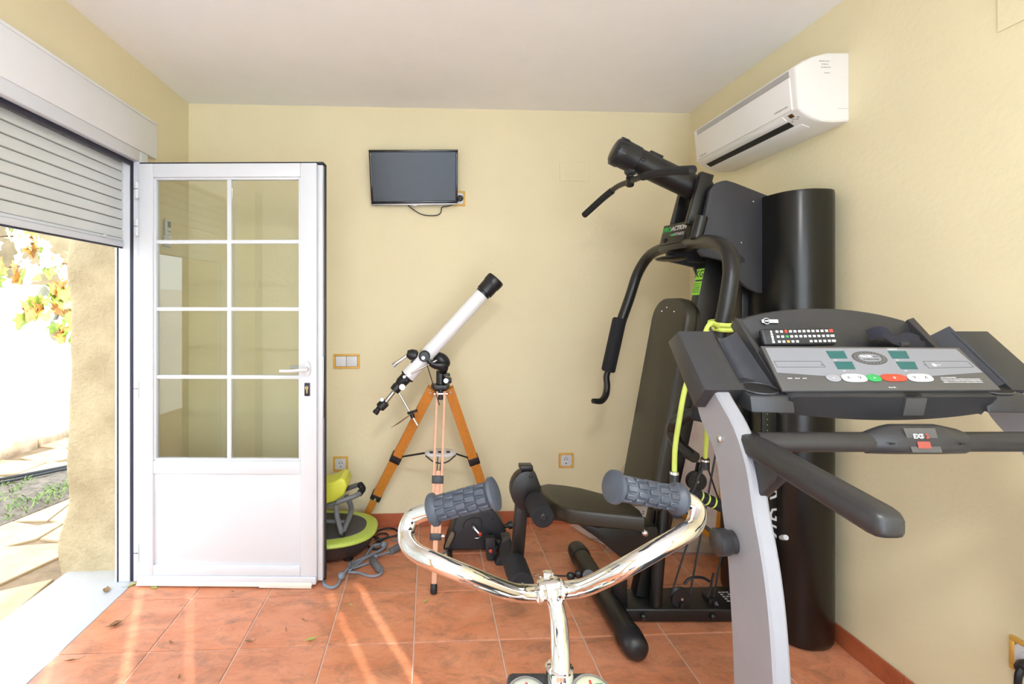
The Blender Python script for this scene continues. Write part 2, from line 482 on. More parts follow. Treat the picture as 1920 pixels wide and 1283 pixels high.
# added fill lamp on the ceiling, unseen behind the camera, to brighten the room
cl_ = thing('fill_lamp', 'added round white fill lamp on the ceiling, unseen behind the camera', 'lamp', (.1, -.35, H))
MB().lathe((.1, -.35, H - .001), (.1, -.35, H - .030), [(0, .20), (1, .20)], 40).build('fill_lamp_base', M_whitep, cl_)
lamp_e = bpy.data.materials.new('fill_lamp_glow'); lamp_e.use_nodes = True
pb_ = lamp_e.node_tree.nodes['Principled BSDF']; pb_.inputs['Base Color'].default_value = (.9, .9, .9, 1)
pb_.inputs['Emission Color'].default_value = (1, .985, .96, 1); pb_.inputs['Emission Strength'].default_value = 55.0
MB().lathe((.1, -.35, H - .031), (.1, -.35, H - .085), [(0, .185), (.5, .165), (.85, .10), (1, .03)], 40).build('fill_lamp_glass', lamp_e, cl_, angle=60)

# ---------------------------------------------------------------- doorway frame, roller shutter and its box
fr = thing('trim_2', None, None, (-1.45, 2.45, 0), kind='structure')
# inner frame profile (proud of the wall), gasket groove, shutter guide
def jamb(y_face, s):
    y0, y1 = (y_face, y_face + 0.07) if s > 0 else (y_face - 0.07, y_face)
    MB().box(-1.436, -1.405, y0, y1, 0.0, 2.102, 0.003).build('frame_profile', M_white, fr)
    g0, g1 = (y_face + 0.004, y_face + 0.06) if s > 0 else (y_face - 0.06, y_face - 0.004)
    MB().box(-1.4525, -1.4365, g0, g1, 0.0, 2.036).build('gasket', M_gasket, fr)
    MB().box(-1.506, -1.453, y0, y1, 0.0, 2.07, 0.003).build('shutter_guide', M_white, fr)
    MB().box(-1.514, -1.5065, g0, g1, 0.0, 2.07).build('brush_seal', M_gasket, fr)
    e0, e1 = (y_face + 0.0, y_face + 0.10) if s > 0 else (y_face - 0.04, y_face)
    MB().box(-1.522, -1.5145, e0, e1, 0.0, 2.10).build('outer_strip', M_white, fr)
jamb(2.44, 1); jamb(1.53, -1)
MB().box(-1.436, -1.405, 1.53, 2.44, 2.048, 2.102, 0.003).build('frame_profile', M_white, fr)
MB().box(-1.4525, -1.4365, 1.53, 2.44, 2.030, 2.048).build('gasket', M_gasket, fr)
MB().box(-1.47, -1.453, 1.53, 2.44, 2.046, 2.10, 0.002).build('frame_profile', M_white, fr)

sb = thing('shutter_box', 'long white roller shutter box above the doorway', 'shutter box', (-1.42, 2.0, 2.10))
MB().box(-1.429, -1.40, 1.40, 2.584, 2.102, 2.275, 0.003).build('box_body', M_box, sb)
MB().box(-1.429, -1.3985, 1.40, 2.584, 2.2755, 2.288, 0.002).build('lid_edge', M_box, sb)

sh = thing('roller_shutter', 'grey slatted roller shutter lowered a quarter of the way in the doorway', 'shutter', (-1.49, 1.985, 1.615))
SP = 0.0465
M_slatdark = mat('shutter_joint_grey', (0.16, 0.16, 0.15), .6, var=.1)
prof = [(-0.004, 0), (0.004, 0.003), (0.0065, 0.012), (0.0065, 0.030), (0.004, 0.042), (-0.004, 0.0452)]
for k in range(9):
    zb = 1.673 + k*SP
    q = MB().prism([(-1.490 + a, 1.475, zb + b) for a, b in prof], (0, 1.02, 0))
    q.build('slat', M_slat, sh)
q = MB()
for k in range(9):
    q.box(-1.4935, -1.4915, 1.475, 2.495, 1.673 + k*SP + 0.0440, 1.673 + k*SP + SP + 0.0005)
q.build('slat_hinge_strip', M_slatdark, sh)
MB().box(-1.498, -1.480, 1.475, 2.495, 1.632, 1.6585, 0.002).build('bottom_bar', M_white, sh)
MB().box(-1.496, -1.4835, 1.475, 2.495, 1.6595, 1.672, 0.002).build('bottom_bar', M_white, sh)
MB().box(-1.494, -1.485, 1.475, 2.495, 1.625, 1.6315).build('bottom_seal', M_gasket, sh)
MB().lathe((-1.482, 2.29, 1.667), (-1.468, 2.29, 1.667), [(0, .004), (.6, .004), (.7, .007), (1, .006)], 10).build('stop_knob', M_whitep, sh)

# ---------------------------------------------------------------- the open glazed door
ang = math.atan2(-0.055, 0.885)
D = thing('door_1', None, None, (-1.39, 2.405, 0.0), ang, kind='structure')
T0, T1 = 0.0, 0.048
W_, ZT = 0.858, 2.030
GX0, GX1, GZ0, GZ1 = 0.072, 0.775, 0.604, 1.960
def dbox(name, x0, x1, z0, z1, m, y0=T0, y1=T1, bev=0.004, par=None):
    return MB().box(x0, x1, y0, y1, z0, z1, bev).build(name, m, par or D, local=True)
dbox('stile', 0, GX0 - .004, 0.05, ZT, M_white)
dbox('stile', GX1 + .004, W_, 0.05, ZT, M_white)
dbox('rail', GX0 - .004, GX1 + .004, GZ1 + .004, ZT, M_white)
dbox('rail', GX0 - .004, GX1 + .004, GZ0 - 0.066, GZ0 - .004, M_white, T0 + .002)
dbox('rail', GX0 - .004, GX1 + .004, 0.05, 0.098, M_white)
dbox('panel', GX0 - .006, GX1 + .006, 0.098, GZ0 - 0.067, M_white, T0 + .012, T1 - .012, .002)
# glazing beads
for a in ((GX0 - .004, GX0 + .006, GZ0, GZ1), (GX1 - .006, GX1 + .004, GZ0, GZ1)):
    dbox('glazing_bead', *a, M_white, T0 + .008, T1 - .008, .002)
for a in ((GX0, GX1, GZ0 - .004, GZ0 + .006), (GX0, GX1, GZ1 - .006, GZ1 + .004)):
    dbox('glazing_bead', *a, M_white, T0 + .009, T1 - .009, .002)
mx = 0.430
zs = [GZ0, 1.002, 1.33, 1.655, GZ1]
dbox('glazing_bar', mx - .010, mx + .010, GZ0 + .004, GZ1 - .004, M_white, T0 + .014, T1 - .014, .002)
for z in zs[1:-1]:
    dbox('glazing_bar', GX0 + .004, GX1 - .004, z - .009, z + .009, M_white, T0 + .0135, T1 - .0135, .002)
for i in range(4):
    for xa, xb in ((GX0, mx - .0105), (mx + .0105, GX1)):
        dbox('pane', xa, xb, zs[i] + .0095, zs[i+1] - .0095, M_glass, T0 + .022, T0 + .026, 0)
# rebate edge, latch plate and black weatherstrip on the free edge and top
dbox('edge_profile', W_, W_ + .024, 0.02, ZT - .004, M_white, T0 + .020, T1 + .014, .003)
dbox('lock_plate', W_ + .0235, W_ + .0255, 0.80, 1.10, M_metal, T0 + .028, T0 + .046, .001)
dbox('weatherstrip', W_ + .0245, W_ + .031, 0.01, ZT + .006, M_gasket, T1 - .002, T1 + .016, .002)
dbox('weatherstrip', 0.0, W_ + .031, ZT, ZT + .0065, M_gasket, T0 + .004, T1 + .016, .002)
dbox('weatherstrip', -.006, 0.0, 0.01, ZT, M_gasket, T1 - .012, T1, .001)
dbox('bottom_rail', -.004, W_ - .002, 0.014, 0.0495, M_white, T0 - .006, T1, .003)
MB().hexa([(-.006, -.016, .008), (W_ - .02, -.016, .008), (W_ - .02, .03, .008), (-.006, .03, .008), (-.002, -.008, .0245), (W_ - .02, -.008, .0245), (W_ - .02, .03, .0245), (-.002, .03, .0245)], .002).build('sweep', mat('aged_white_plastic', (0.78, 0.68, 0.60), .5, var=.06, scale=9), D, local=True)
MB().hexa([(W_ - .27, -.019, .005), (W_ - .02, -.017, .002), (W_ - .02, -.013, .002), (W_ - .27, -.015, .008), (W_ - .24, -.018, .016), (W_ - .02, -.017, .016), (W_ - .02, -.013, .016), (W_ - .24, -.014, .016)], .001).build('sweep_flap', bpy.data.materials['aged_white_plastic'], D, local=True)
# handle and lock
hd = MB()
hd.prism([(.817 + .014*math.cos(a), -.002, 1.045 + .036*math.sin(a)) for a in [2*math.pi*k/16 for k in range(16)]], (0, -.010, 0), .002)
hd.cyl((.817, -.010, 1.045), (.817, -.045, 1.045), .011)
hh = hd.build('handle', M_whitep, D, local=True)
lv = MB().tube([(.822, -.045, 1.045), (.80, -.050, 1.045), (.76, -.052, 1.041), (.70, -.050, 1.040)], [.012, .0125, .011, .010], 12, 5, flat=.75)
lv.build('lever', M_whitep, hh, local=True)
lv2 = MB().tube([(.822, .085, 1.045), (.80, .09, 1.045), (.76, .092, 1.041), (.70, .09, 1.040)], [.012, .0125, .011, .010], 12, 5, flat=.75)
lv2.cyl((.817, T1, 1.045), (.817, .088, 1.045), .011)
lv2.build('lever', M_whitep, hh, local=True)
lk = MB().box(.801, .827, -.006, .001, .915, .977, .002).build('lock', M_gasket, D, local=True)
q = MB(); q.cyl((.814, -.006, .955), (.814, -.011, .955), .0085); q.box(.8105, .8175, -.0105, -.006, .928, .955, .001); q.build('lock_cylinder', M_brass, lk, local=True)
MB().box(.8135, .8145, -.0125, -.010, .950, .960).build('keyhole', M_hole, lk, local=True)
# hinges
for z in (1.885, 1.705, 0.925, 0.135):
    hg = MB(); hg.cyl((-.012, .004, z - .022), (-.012, .004, z + .058), .0085, seg=12)
    hg.box(-.012, .0, -.001, .012, z - .02, z + .055)
    hgo = hg.build('hinge', M_white, D, local=True)
    pl = MB(); pl.obox((-.032, .031, z), .024, .004, .045, None, .001); pl.build('hinge_leaf', M_whitep, hgo, local=True)
    MB().box(-.0215, -.003, -.0050, .0, z + .0215, z + .0240).build('hinge_washer', M_gasket, hgo, local=True)
    for dz in (-.013, 0, .013):
        MB().cyl((-.034, .029, z + dz), (-.034, .0275, z + dz), .0026 if dz else .0016, seg=8).build('screw', M_gasket, hgo, local=True)

# ================================================================ OUTSIDE
M_pave = mat('sandy_stamped_concrete', (0.46, 0.32, 0.17), .8, scale=6, col2=(0.60, 0.45, 0.28), bump=.35, bscale=14)
M_joint = mat('paving_joint', (0.24, 0.16, 0.09), .95, var=.2, scale=15)
M_soil = mat('soil', (0.10, 0.075, 0.055), .95, scale=18, col2=(0.24, 0.19, 0.14), bump=.8, bscale=35)
M_gwall = mat('whitewashed_wall', (0.88, 0.88, 0.87), .8, var=.02, scale=4, bump=.3, bscale=18)
M_stone = mat('rough_kerb_stone', (0.30, 0.20, 0.12), .9, scale=8, col2=(0.50, 0.38, 0.25), bump=.8, bscale=22)
ZG = -0.03
M_far = mat('shaded_ochre_render', (0.17, 0.14, 0.08), .95, scale=2.5, col2=(0.26, 0.21, 0.13), bump=.4, bscale=20)  # far walls' ochre painted darker, shade put into the colour
pv = struct(MB().box(-16, -1.79, -6, 16, -0.25, ZG - .012).build('pavement', M_joint))
random.seed(11)
# irregular hexagonal flags on a jittered lattice
SX, SY = 0.46, 0.40
jit = {}
def lat(i, j):
    if (i, j) not in jit: jit[(i, j)] = Vector(((random.random() - .5)*.17, (random.random() - .5)*.15))
    return Vector((-1.80 - i*SX/2, 1.3 + j*SY)) + jit[(i, j)]
def in_bed(p):      # strip of garden soil
    t = (p.y - 3.0)*0.30
    return False
for i in range(0, 12):
    for j in range(0, 13):
        e = (j % 2)
        a = 2*i + e
        poly = [lat(a, j), lat(a+1, j) + Vector((0, -.06)), lat(a+2, j), lat(a+2, j+1), lat(a+1, j+1) + Vector((0, -.06)), lat(a, j+1)]
        c = sum(poly, Vector((0, 0)))/6
        if c.x < -3.75: continue
        P = [c + (p - c)*(1 - .012/(p - c).length) for p in poly]
        if max(p.x for p in P) > -1.842 and min(p.y for p in P) < 2.6 and max(p.y for p in P) > 1.4:
            P = [Vector((min(p.x, -1.835), p.y)) for p in P]
        P = [Vector((min(p.x, -1.885 if p.y > 2.4 else -1.835), p.y)) for p in P]
        MB().prism([(p.x, p.y, ZG - .014) for p in P], (0, 0, .014 + random.random()*.003), .003, 1).build('paving_stone', M_pave, pv)
# planting strip between two runs of paving
bd0, bd1 = (-2.661,3.154,-0.02), (-2.556,3.566,-0.02)
be0, be1 = (-3.3,3.912,-0.02), (-3.003,4.202,-0.02)
dA = (Vector(bd1) - Vector(bd0)).normalized(); dB = (Vector(be1) - Vector(be0)).normalized()
pa = [Vector(bd0) - dA*2.2, Vector(bd1) + dA*1.2, Vector(be1) + dB*1.2, Vector(be0) - dB*.5]
random.seed(3)
def bedf(u, v):
    p = pa[0].lerp(pa[1], u).lerp(pa[3].lerp(pa[2], u), v)
    e = min(v, 1 - v)*6
    return Vector((p.x, p.y, -.022 + .02*min(1, e) + .012*random.random()*min(1, e)))
bed = MB().grid(bedf, 60, 16, .05, (0, 0, -1)).single('garden_bed', M_soil, 'strip of dark soil in the paving outside the doorway', 'garden bed')
g = MB()
for k in range(2600):
    u = random.random(); v = random.random()*.92 + .04
    if math.sin(u*23) + math.sin(u*9 + v*7) + (v < .45)*.7 < .35: continue
    p = bedf(u, v); a = random.random()*6.28; hgt = .012 + random.random()*.030; wd = .0025 + random.random()*.002
    d = Vector((math.cos(a), math.sin(a), 0)); s = Vector((-d.y, d.x, 0))
    g.face([p - s*wd, p + s*wd, p + d*hgt*.5 + s*wd*.6 + Vector((0, 0, hgt*.7)), p + d*hgt*1.1 + Vector((0, 0, hgt))])
g.single('grass', mat('grass_green', (0.10, 0.20, 0.04), .7, scale=12, col2=(0.30, 0.40, 0.10)), 'short green grass growing in the soil strip outside', 'grass', kind='stuff')
e0 = [Vector(be0) - dB*.5, Vector(be1) + dB*1.2]
M_hose = mat('black_hose', (0.03, 0.03, 0.035), .45, var=.1)
nB = Vector((dB.y, -dB.x, 0))
def along(t, off, z=.012): 
    p = e0[0].lerp(e0[1], t) + nB*off; return (p.x, p.y, z)
MB().tube([along(0, .10), along(.25, .13), along(.40, .10), along(.5, .11), along(.62, .14), along(.8, .11), along(1, .14)], .011, 8, 5).single('garden_hose', M_hose, 'black irrigation pipe running beside the soil strip outside', 'hose')
MB().tube([along(0, .02), along(.3, .035), along(.45, .03), along(.55, .0), along(.63, -.04, .02), along(.8, 0), along(1, .03)], .013, 8, 5).single('garden_hose', M_hose, 'black irrigation pipe furthest from the doorway, bowed at the wall corner', 'hose')
# low kerb of rough stones and the white garden wall on it
kx = -3.84
wl = struct(MB().box(kx - .45, kx - .02, -4, 14, -.2, 1.55).build('wall_garden', M_gwall))
random.seed(5)
y = 2.0
while y < 9.5:
    L = .28 + random.random()*.35
    d = .05 + random.random()*.05; hh_ = .10 + random.random()*.06
    P = [(kx - .03, y), (kx + d, y + .01), (kx + d + random.uniform(-.02, .02), y + L*.5), (kx + d - .01, y + L - .012), (kx - .03, y + L - .012)]
    MB().prism([(a, b, ZG - .03) for a, b in P], (0, 0, hh_), .018, 2).build('kerb_stone', M_stone, wl)
    y += L
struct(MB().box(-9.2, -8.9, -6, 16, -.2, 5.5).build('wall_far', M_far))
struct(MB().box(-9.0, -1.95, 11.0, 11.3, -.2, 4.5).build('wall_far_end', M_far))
# climbing vine hanging over the white wall
M_leafg = mat('vine_leaf_green', (0.16, 0.26, 0.03), .5, scale=25, col2=(0.34, 0.42, 0.07))
M_leafo = mat('vine_leaf_rust', (0.38, 0.13, 0.03), .55, scale=25, col2=(0.50, 0.26, 0.06))
M_leafy = mat('vine_leaf_pale', (0.62, 0.64, 0.40), .5, scale=25, col2=(0.80, 0.82, 0.62))
M_twig = mat('vine_twig', (0.16, 0.07, 0.035), .8, var=.2, scale=30)
def leaf_shape(m):
    o = [(0, -.5), (.16, -.32), (.46, -.36), (.38, -.10), (.58, .10), (.30, .14), (.16, .42), (0, .56), (-.16, .42), (-.30, .14), (-.58, .10), (-.38, -.10), (-.46, -.36), (-.16, -.32)]
    b = MB()
    c = b.bm.verts.new((0, 0, .06)); vs = [b.bm.verts.new((x, y_, -.10*abs(x))) for x, y_ in o]
    for k in range(len(vs)): b.bm.faces.new((c, vs[k], vs[(k+1) % len(vs)]))
    r = bmesh.ops.extrude_face_region(b.bm, geom=list(b.bm.faces))
    for v in [q for q in r['geom'] if isinstance(q, bmesh.types.BMVert)]: v.co.z -= .015
    return b.mesh('leaf', m, 60)
LM = [leaf_shape(m) for m in (M_leafg, M_leafo, M_leafy)]
vine = thing('climbing_vine', 'climbing vine with green, rust and pale leaves on the white garden wall', 'vine', (kx, 5.3, 1.4))
stems = []
random.seed(21)
strands = [
 [(kx - .15, 6.6, 1.75), (kx + .05, 6.3, 1.62), (kx + .07, 6.0, 1.40), (kx + .06, 5.85, 1.05), (kx + .05, 5.8, .70)],
 [(kx - .1, 6.2, 1.8), (kx + .1, 5.7, 1.68), (kx + .08, 5.3, 1.52), (kx + .06, 5.0, 1.40), (kx + .05, 4.75, 1.28)],
 [(kx - .1, 5.9, 1.85), (kx + .12, 5.4, 1.80), (kx + .10, 4.9, 1.74), (kx + .05, 4.4, 1.66), (kx + .05, 4.0, 1.55)],
 [(kx + .05, 5.55, 1.55), (kx + .07, 5.4, 1.35), (kx + .06, 5.35, 1.18), (kx + .06, 5.15, 1.06)],
 [(kx + .05, 6.0, 1.45), (kx + .08, 5.7, 1.28), (kx + .06, 5.55, 1.12), (kx + .06, 5.50, .95)],
 [(kx - .2, 5.2, 1.95), (kx + .1, 4.7, 1.98), (kx + .1, 4.3, 1.92), (kx + .1, 3.9, 1.80)],
 [(kx + .04, 6.1, 1.1), (kx + .06, 6.0, .85), (kx + .06, 5.95, .62), (kx + .05, 5.9, .42)],
]
for s in strands:
    MB().tube(s, [.009, .007, .004], 6, 5).build('stem', M_twig, vine)
    P = catmull(s, 7)
    for k, p in enumerate(P[1:]):
        for rep in range(2):
            kind = random.choice([0, 0, 1, 1, 2]) if p.z < 1.6 else random.choice([2, 2, 2, 1, 0])
            o = bpy.data.objects.new('leaf', LM[kind]); C.objects.link(o); o.parent = vine
            q = p + Vector((random.uniform(.0, .06), random.uniform(-.12, .12), random.uniform(-.10, .08)))
            o.location = q - org(vine)
            o.rotation_euler = (math.radians(90 + random.uniform(-35, 35)), random.uniform(-.8, .8) + math.pi, math.radians(90 + random.uniform(-45, 45)))
            sc = random.uniform(.10, .19); o.scale = (sc, sc, sc)

# ================================================================ THINGS ON THE WALLS
M_blackg = mat('black_gloss_plastic', (0.012, 0.012, 0.016), .12, var=.05)
M_screen = mat('tv_screen', (0.010, 0.012, 0.022), .20, var=.04, spec=.45)
M_blackm = mat('black_plastic', (0.022, 0.022, 0.026), .45, var=.08, scale=30)
M_silver = mat('silver_plastic', (0.42, 0.43, 0.46), .3, .5, var=.03)
M_orange = mat('ochre_frame', (0.74, 0.42, 0.08), .4, var=.03)
M_cable = mat('black_cable', (0.015, 0.015, 0.017), .5, var=.1)

# television on a bracket, leaning forward at the top
TL, TR, BR, BL = [Vector(p) for p in ((-0.348,2.85,2.254), (0.174,2.835,2.259), (0.176,2.915,1.962), (-0.342,2.935,1.956))]
tv = thing('television', 'small black flat television tilted on the back wall', 'television', (-.085, 2.95, 1.93))
ux = (TR - TL).normalized(); uz = (TL - BL).normalized(); un = ux.cross(uz).normalized()   # un points away from the camera
if un.y < 0: un = -un
def tvp(a, b, d): # a,b in 0..1 from bottom-left, d depth towards the wall
    return BL.lerp(BR, a).lerp(TL.lerp(TR, a), b) + un*d
def slab(a0, a1, b0, b1, d0, d1): return [tvp(a0, b0, d0), tvp(a1, b0, d0), tvp(a1, b0, d1), tvp(a0, b0, d1), tvp(a0, b1, d0), tvp(a1, b1, d0), tvp(a1, b1, d1), tvp(a0, b1, d1)]
bz = MB()
bz.hexa(slab(0, 1, .955, 1, 0, .022), .003); bz.hexa(slab(0, 1, 0, .05, 0, .022), .003)
bz.hexa(slab(0, .026, .05, .955, 0, .022), .003); bz.hexa(slab(.974, 1, .05, .955, 0, .022), .003)
bz.build('bezel', M_blackg, tv)
MB().hexa(slab(.026, .974, .05, .955, .003, .022)).build('screen', M_screen, tv)
MB().hexa(slab(.02, .98, .03, .97, .0225, .034), .004).build('back_cover', M_blackm, tv)
MB().hexa(slab(0, 1, -.03, 0, -.001, .015), .002).build('trim_strip', M_silver, tv)
MB().hexa(slab(.47, .53, -.05, -.028, .0, .008), .001).build('badge', M_silver, tv)
b = MB(); b.beam(tvp(.5, .5, .033), (tvp(.5, .5, 0).x, 2.97, tvp(.5, .5, 0).z), .08, .08); b.box(-.14, -.03, 2.966, 2.975, 2.05, 2.16); b.build('wall_bracket', M_blackm, tv)
cab = [tvp(.42, -.02, .03), (-0.113,2.95,1.944), (-0.055,2.955,1.907), (-0.01,2.96,1.895), (0.049,2.96,1.896), (0.075,2.96,1.912), (0.084,2.955,1.944), (0.12,2.955,1.951), (0.152,2.955,1.964), (0.188,2.945,1.998)]
MB().tube(cab, .0032, 8, 5).build('power_cable', M_cable, tv)
pg = MB(); pg.lathe((0.199,2.972,2.004), (0.19,2.93,1.995), [(0, .017), (.5, .019), (.8, .017), (1, .010)], 14); pg.build('plug', M_blackm, tv)

def socket(x, z, s, label, plate_y=YB, right=False, sw=False, wd=None, group=None):
    """flush socket or switch with an ochre surround; drawn on the back wall, or turned for the right wall"""
    r = thing('light_switch' if sw else 'power_socket', label, 'switch' if sw else 'socket', (x, plate_y, z) if not right else (plate_y, x, z), 0 if not right else math.radians(-90), group)
    w2 = (wd or s)/2; h2 = s/2; iw = w2 - .0125; ih = h2 - .0125
    f = MB()
    f.box(-w2, w2, -.010, 0, ih, h2, .002); f.box(-w2, w2, -.010, 0, -h2, -ih, .002)
    f.box(-w2, -iw, -.010, 0, -ih, ih, .002); f.box(iw, w2, -.010, 0, -ih, ih, .002)
    f.build('surround', M_orange, r, local=True)
    if sw:
        for sgn in (-1, 1):
            c = sgn*iw/2
            MB().hexa([(c-iw/2+.002, -.010, -ih+.001), (c+iw/2-.002, -.010, -ih+.001), (c+iw/2-.002, 0, -ih+.001), (c-iw/2+.002, 0, -ih+.001), (c-iw/2+.002, -.013, ih-.001), (c+iw/2-.002, -.013, ih-.001), (c+iw/2-.002, 0, ih-.001), (c-iw/2+.002, 0, ih-.001)], .0015).build('rocker', M_whitep, r, local=True)
    else:
        p = MB()
        N = 20; R = ih*.72
        outer_ = []
        p.box(-iw, iw, -.003, 0, -ih, ih)
        for k in range(N):
            a0, a1 = 2*math.pi*k/N, 2*math.pi*(k+1)/N
            def sq(a):
                cx_, sx_ = math.cos(a), math.sin(a); q = max(abs(cx_), abs(sx_)); return (iw*cx_/q, ih*sx_/q)
            A, B = sq(a0), sq(a1)
            p.face([(A[0], -.009, A[1]), (B[0], -.009, B[1]), (R*math.cos(a1), -.009, R*math.sin(a1)), (R*math.cos(a0), -.009, R*math.sin(a0))])
            p.face([(R*math.cos(a0), -.009, R*math.sin(a0)), (R*math.cos(a1), -.009, R*math.sin(a1)), (R*.93*math.cos(a1), -.003, R*.93*math.sin(a1)), (R*.93*math.cos(a0), -.003, R*.93*math.sin(a0))])
            p.face([(A[0], -.009, A[1]), (B[0], -.009, B[1]), (B[0], 0, B[1]), (A[0], 0, A[1])])
        p.build('face_plate', M_whitep, r, local=True)
        for sx_ in (-.0085, .0085):
            MB().cyl((sx_, -.0032, .004), (sx_, -.0042, .004), .0032, seg=10).build('contact_hole', M_hole, r, local=True)
        MB().box(-.003, .003, -.0042, -.003, -R*.95, -R*.62).build('earth_clip', M_hole, r, local=True)
        MB().box(-.006, .006, -.0042, -.003, R*.55, R*.68).build('earth_clip', M_metal, r, local=True)
    return r
socket(-.4945, 1.0085, .088, 'white double light switch in an ochre surround beside the glazed door', sw=True, wd=.158)
socket(-.530, .388, .089, 'empty white socket in an ochre surround below the light switch')
socket(.852, .388, .092, 'empty white socket in an ochre surround between the telescope and the gym')
socket(.181, 2.0015, .090, 'white socket in an ochre surround half hidden behind the television')
sR = socket(1.243, .378, .092, 'white socket in an ochre surround on the right wall', XR, right=True)
pl = thing('power_plug', 'black plug and lead in the right wall socket', 'plug', (XR - .006, 1.235, .30))
b = MB(); b.lathe((XR - .009, 1.238, .370), (XR - .045, 1.236, .366), [(0, .018), (.6, .020), (1, .014)], 14); b.build('plug_body', M_blackm, pl)
MB().tube([(XR - .040, 1.236, .366), (XR - .052, 1.234, .345), (XR - .050, 1.232, .29), (XR - .045, 1.20, .14), (XR - .06, 1.10, .012), (XR - .14, 0.95, .008), (XR - .19, .80, .008)], [.009, .008, .0045, .0045, .0045], 8, 6).build('lead', M_cable, pl)

# blank painted junction covers
def cover(x0, x1, z0, z1, label, right=False):
    b = MB()
    if right: b.box(XR - .004, XR - .0005, x0, x1, z0, z1, .0012, 1)
    else: b.box(x0, x1, YB - .004, YB - .0005, z0, z1, .0012, 1)
    b.single('junction_cover', M_wall, label, 'cover plate')
cover(.812, 1.0, 2.119, 2.239, 'blank wall-coloured cover plate high on the back wall left of the gym boom')
cover(.104, .235, .342, .474, 'blank wall-coloured cover plate low behind the telescope legs')
cover(1.10, 1.322, 2.135, 2.35, 'blank wall-coloured cover plate high on the right wall near the corner of the view', True)

# remote control of the air conditioner in its holder on the left wall, behind the glazed door
rc = thing('remote_holder', 'white remote control in a wall holder behind the glass door', 'remote control', (XL + .001, 2.718, 1.66))
MB().box(XL + .001, XL + .024, 2.692, 2.744, 1.665, 1.73, .004).build('holder', M_whitep, rc)
MB().box(XL + .004, XL + .020, 2.696, 2.740, 1.7305, 1.815, .005).build('remote_body', M_whitep, rc)
MB().box(XL + .0202, XL + .0212, 2.703, 2.733, 1.772, 1.803).build('display', mat('lcd_grey', (.16, .18, .17), .3, var=.05), rc)
for k in range(2):
    MB().box(XL + .0202, XL + .0218, 2.704 + k*.017, 2.715 + k*.017, 1.745, 1.754, .001, 1).build('button', M_silver, rc)

# split air conditioner on the right wall
ac = thing('air_conditioner', 'white split air conditioner high on the right wall', 'air conditioner', (XR - .001, 2.18, 2.055))
M_ac = mat('aircon_white', (0.79, 0.77, 0.74), .35, var=.01)
M_acg = mat('aircon_grille_grey', (0.40, 0.39, 0.38), .5, var=.04)
yN, yF = 1.82, 2.545
pf = [(1.632,1.82,2.339), (1.556,1.82,2.337), (1.5,1.82,2.322), (1.457,1.82,2.303), (1.422,1.82,2.279), (1.432,1.82,2.185), (1.438,1.82,2.117), (1.46,1.82,2.098), (1.49,1.82,2.079), (1.533,1.82,2.064), (1.58,1.82,2.061), (1.642,1.82,2.066)]
pf = [(min(p[0], XR - .0005), yN, p[2]) for p in pf]
pf[0] = (XR - .0005, yN, pf[0][2]); pf[-1] = (XR - .0005, yN, pf[-1][2])
cxm = sum(p[0] for p in pf)/len(pf); czm = sum(p[2] for p in pf)/len(pf)
def scl(k): return [(cxm + (p[0]-cxm)*k if p[0] < XR - .001 else p[0], p[1], czm + (p[2]-czm)*k) for p in pf]
rings = []
for yy, k in ((yN, .93), (yN + .004, .975), (yN + .014, 1.0), (yF - .014, 1.0), (yF - .004, .975), (yF, .93)):
    rings.append([(p[0], yy, p[2]) for p in scl(k)])
MB().ring_loft(rings).build('housing', M_ac, ac)
A, B, Cc = Vector(pf[4]), Vector(pf[6]), Vector(pf[8])
def fp(t, y, d=0.0):   # on the front face: t=0 top .. 1 bottom
    p = A.lerp(B, t); return Vector((p.x - d, y, p.z))
def bandf(t0, t1, y0, y1, d0, d1):
    return [fp(t1, y0, d1), fp(t1, y1, d1), fp(t1, y1, d0), fp(t1, y0, d0), fp(t0, y0, d1), fp(t0, y1, d1), fp(t0, y1, d0), fp(t0, y0, d0)]
MB().hexa(bandf(.20, .985, yN + .03, yF - .03, -.002, .006), .003).build('front_panel', M_ac, ac)
q = MB(); q.hexa(bandf(.03, .18, yN + .035, yF - .035, -.004, .0012)); q.build('intake_slot', M_acg, ac)
# lower outlet: lip follows the underside profile
P6, P7, P8, P9 = [Vector(pf[k]) for k in (6, 7, 8, 9)]
def under(s, y, d):
    seq = [P6, P7, P8, P9]; q = s*3; k = min(int(q), 2); p = seq[k].lerp(seq[k+1], q - k)
    n = Vector((-.62, 0, -.78)); return Vector((p.x, y, p.z)) + n*d
def uband(s0, s1, y0, y1, d0, d1):
    return [under(s1, y0, d1), under(s1, y1, d1), under(s1, y1, d0), under(s1, y0, d0), under(s0, y0, d1), under(s0, y1, d1), under(s0, y1, d0), under(s0, y0, d0)]
MB().hexa(uband(.04, .33, yN + .09, yF - .05, -.002, .004), .002).build('flap', M_ac, ac)
MB().hexa(uband(.40, .66, yN + .09, yF - .05, -.01, .0022)).build('outlet_slot', M_hole, ac)
MB().hexa(uband(.70, .98, yN + .06, yF - .05, -.003, .003), .002).build('flap', M_ac, ac)
MB().hexa(uband(.10, .28, yN + .045, yN + .065, -.002, .0030)).build('receiver_window', mat('brown_window', (.10, .05, .015), .2, var=.1), ac)
for k in range(4):
    MB().hexa(uband(.34 + .07*(k % 2), .39 + .07*(k % 2), yN + .030 + .013*k, yN + .037 + .013*k, -.002, .0026)).build('indicator', M_acg, ac)
marks('print', M_acg, ac, fp(.86, yN + .085, .0062), (0, -1, 0), (0, 0, 1), .075, .008, 3)
marks('print', M_acg, ac, fp(.90, yF - .075, .0062), (0, -1, 0), (0, 0, 1), .06, .008, 4)
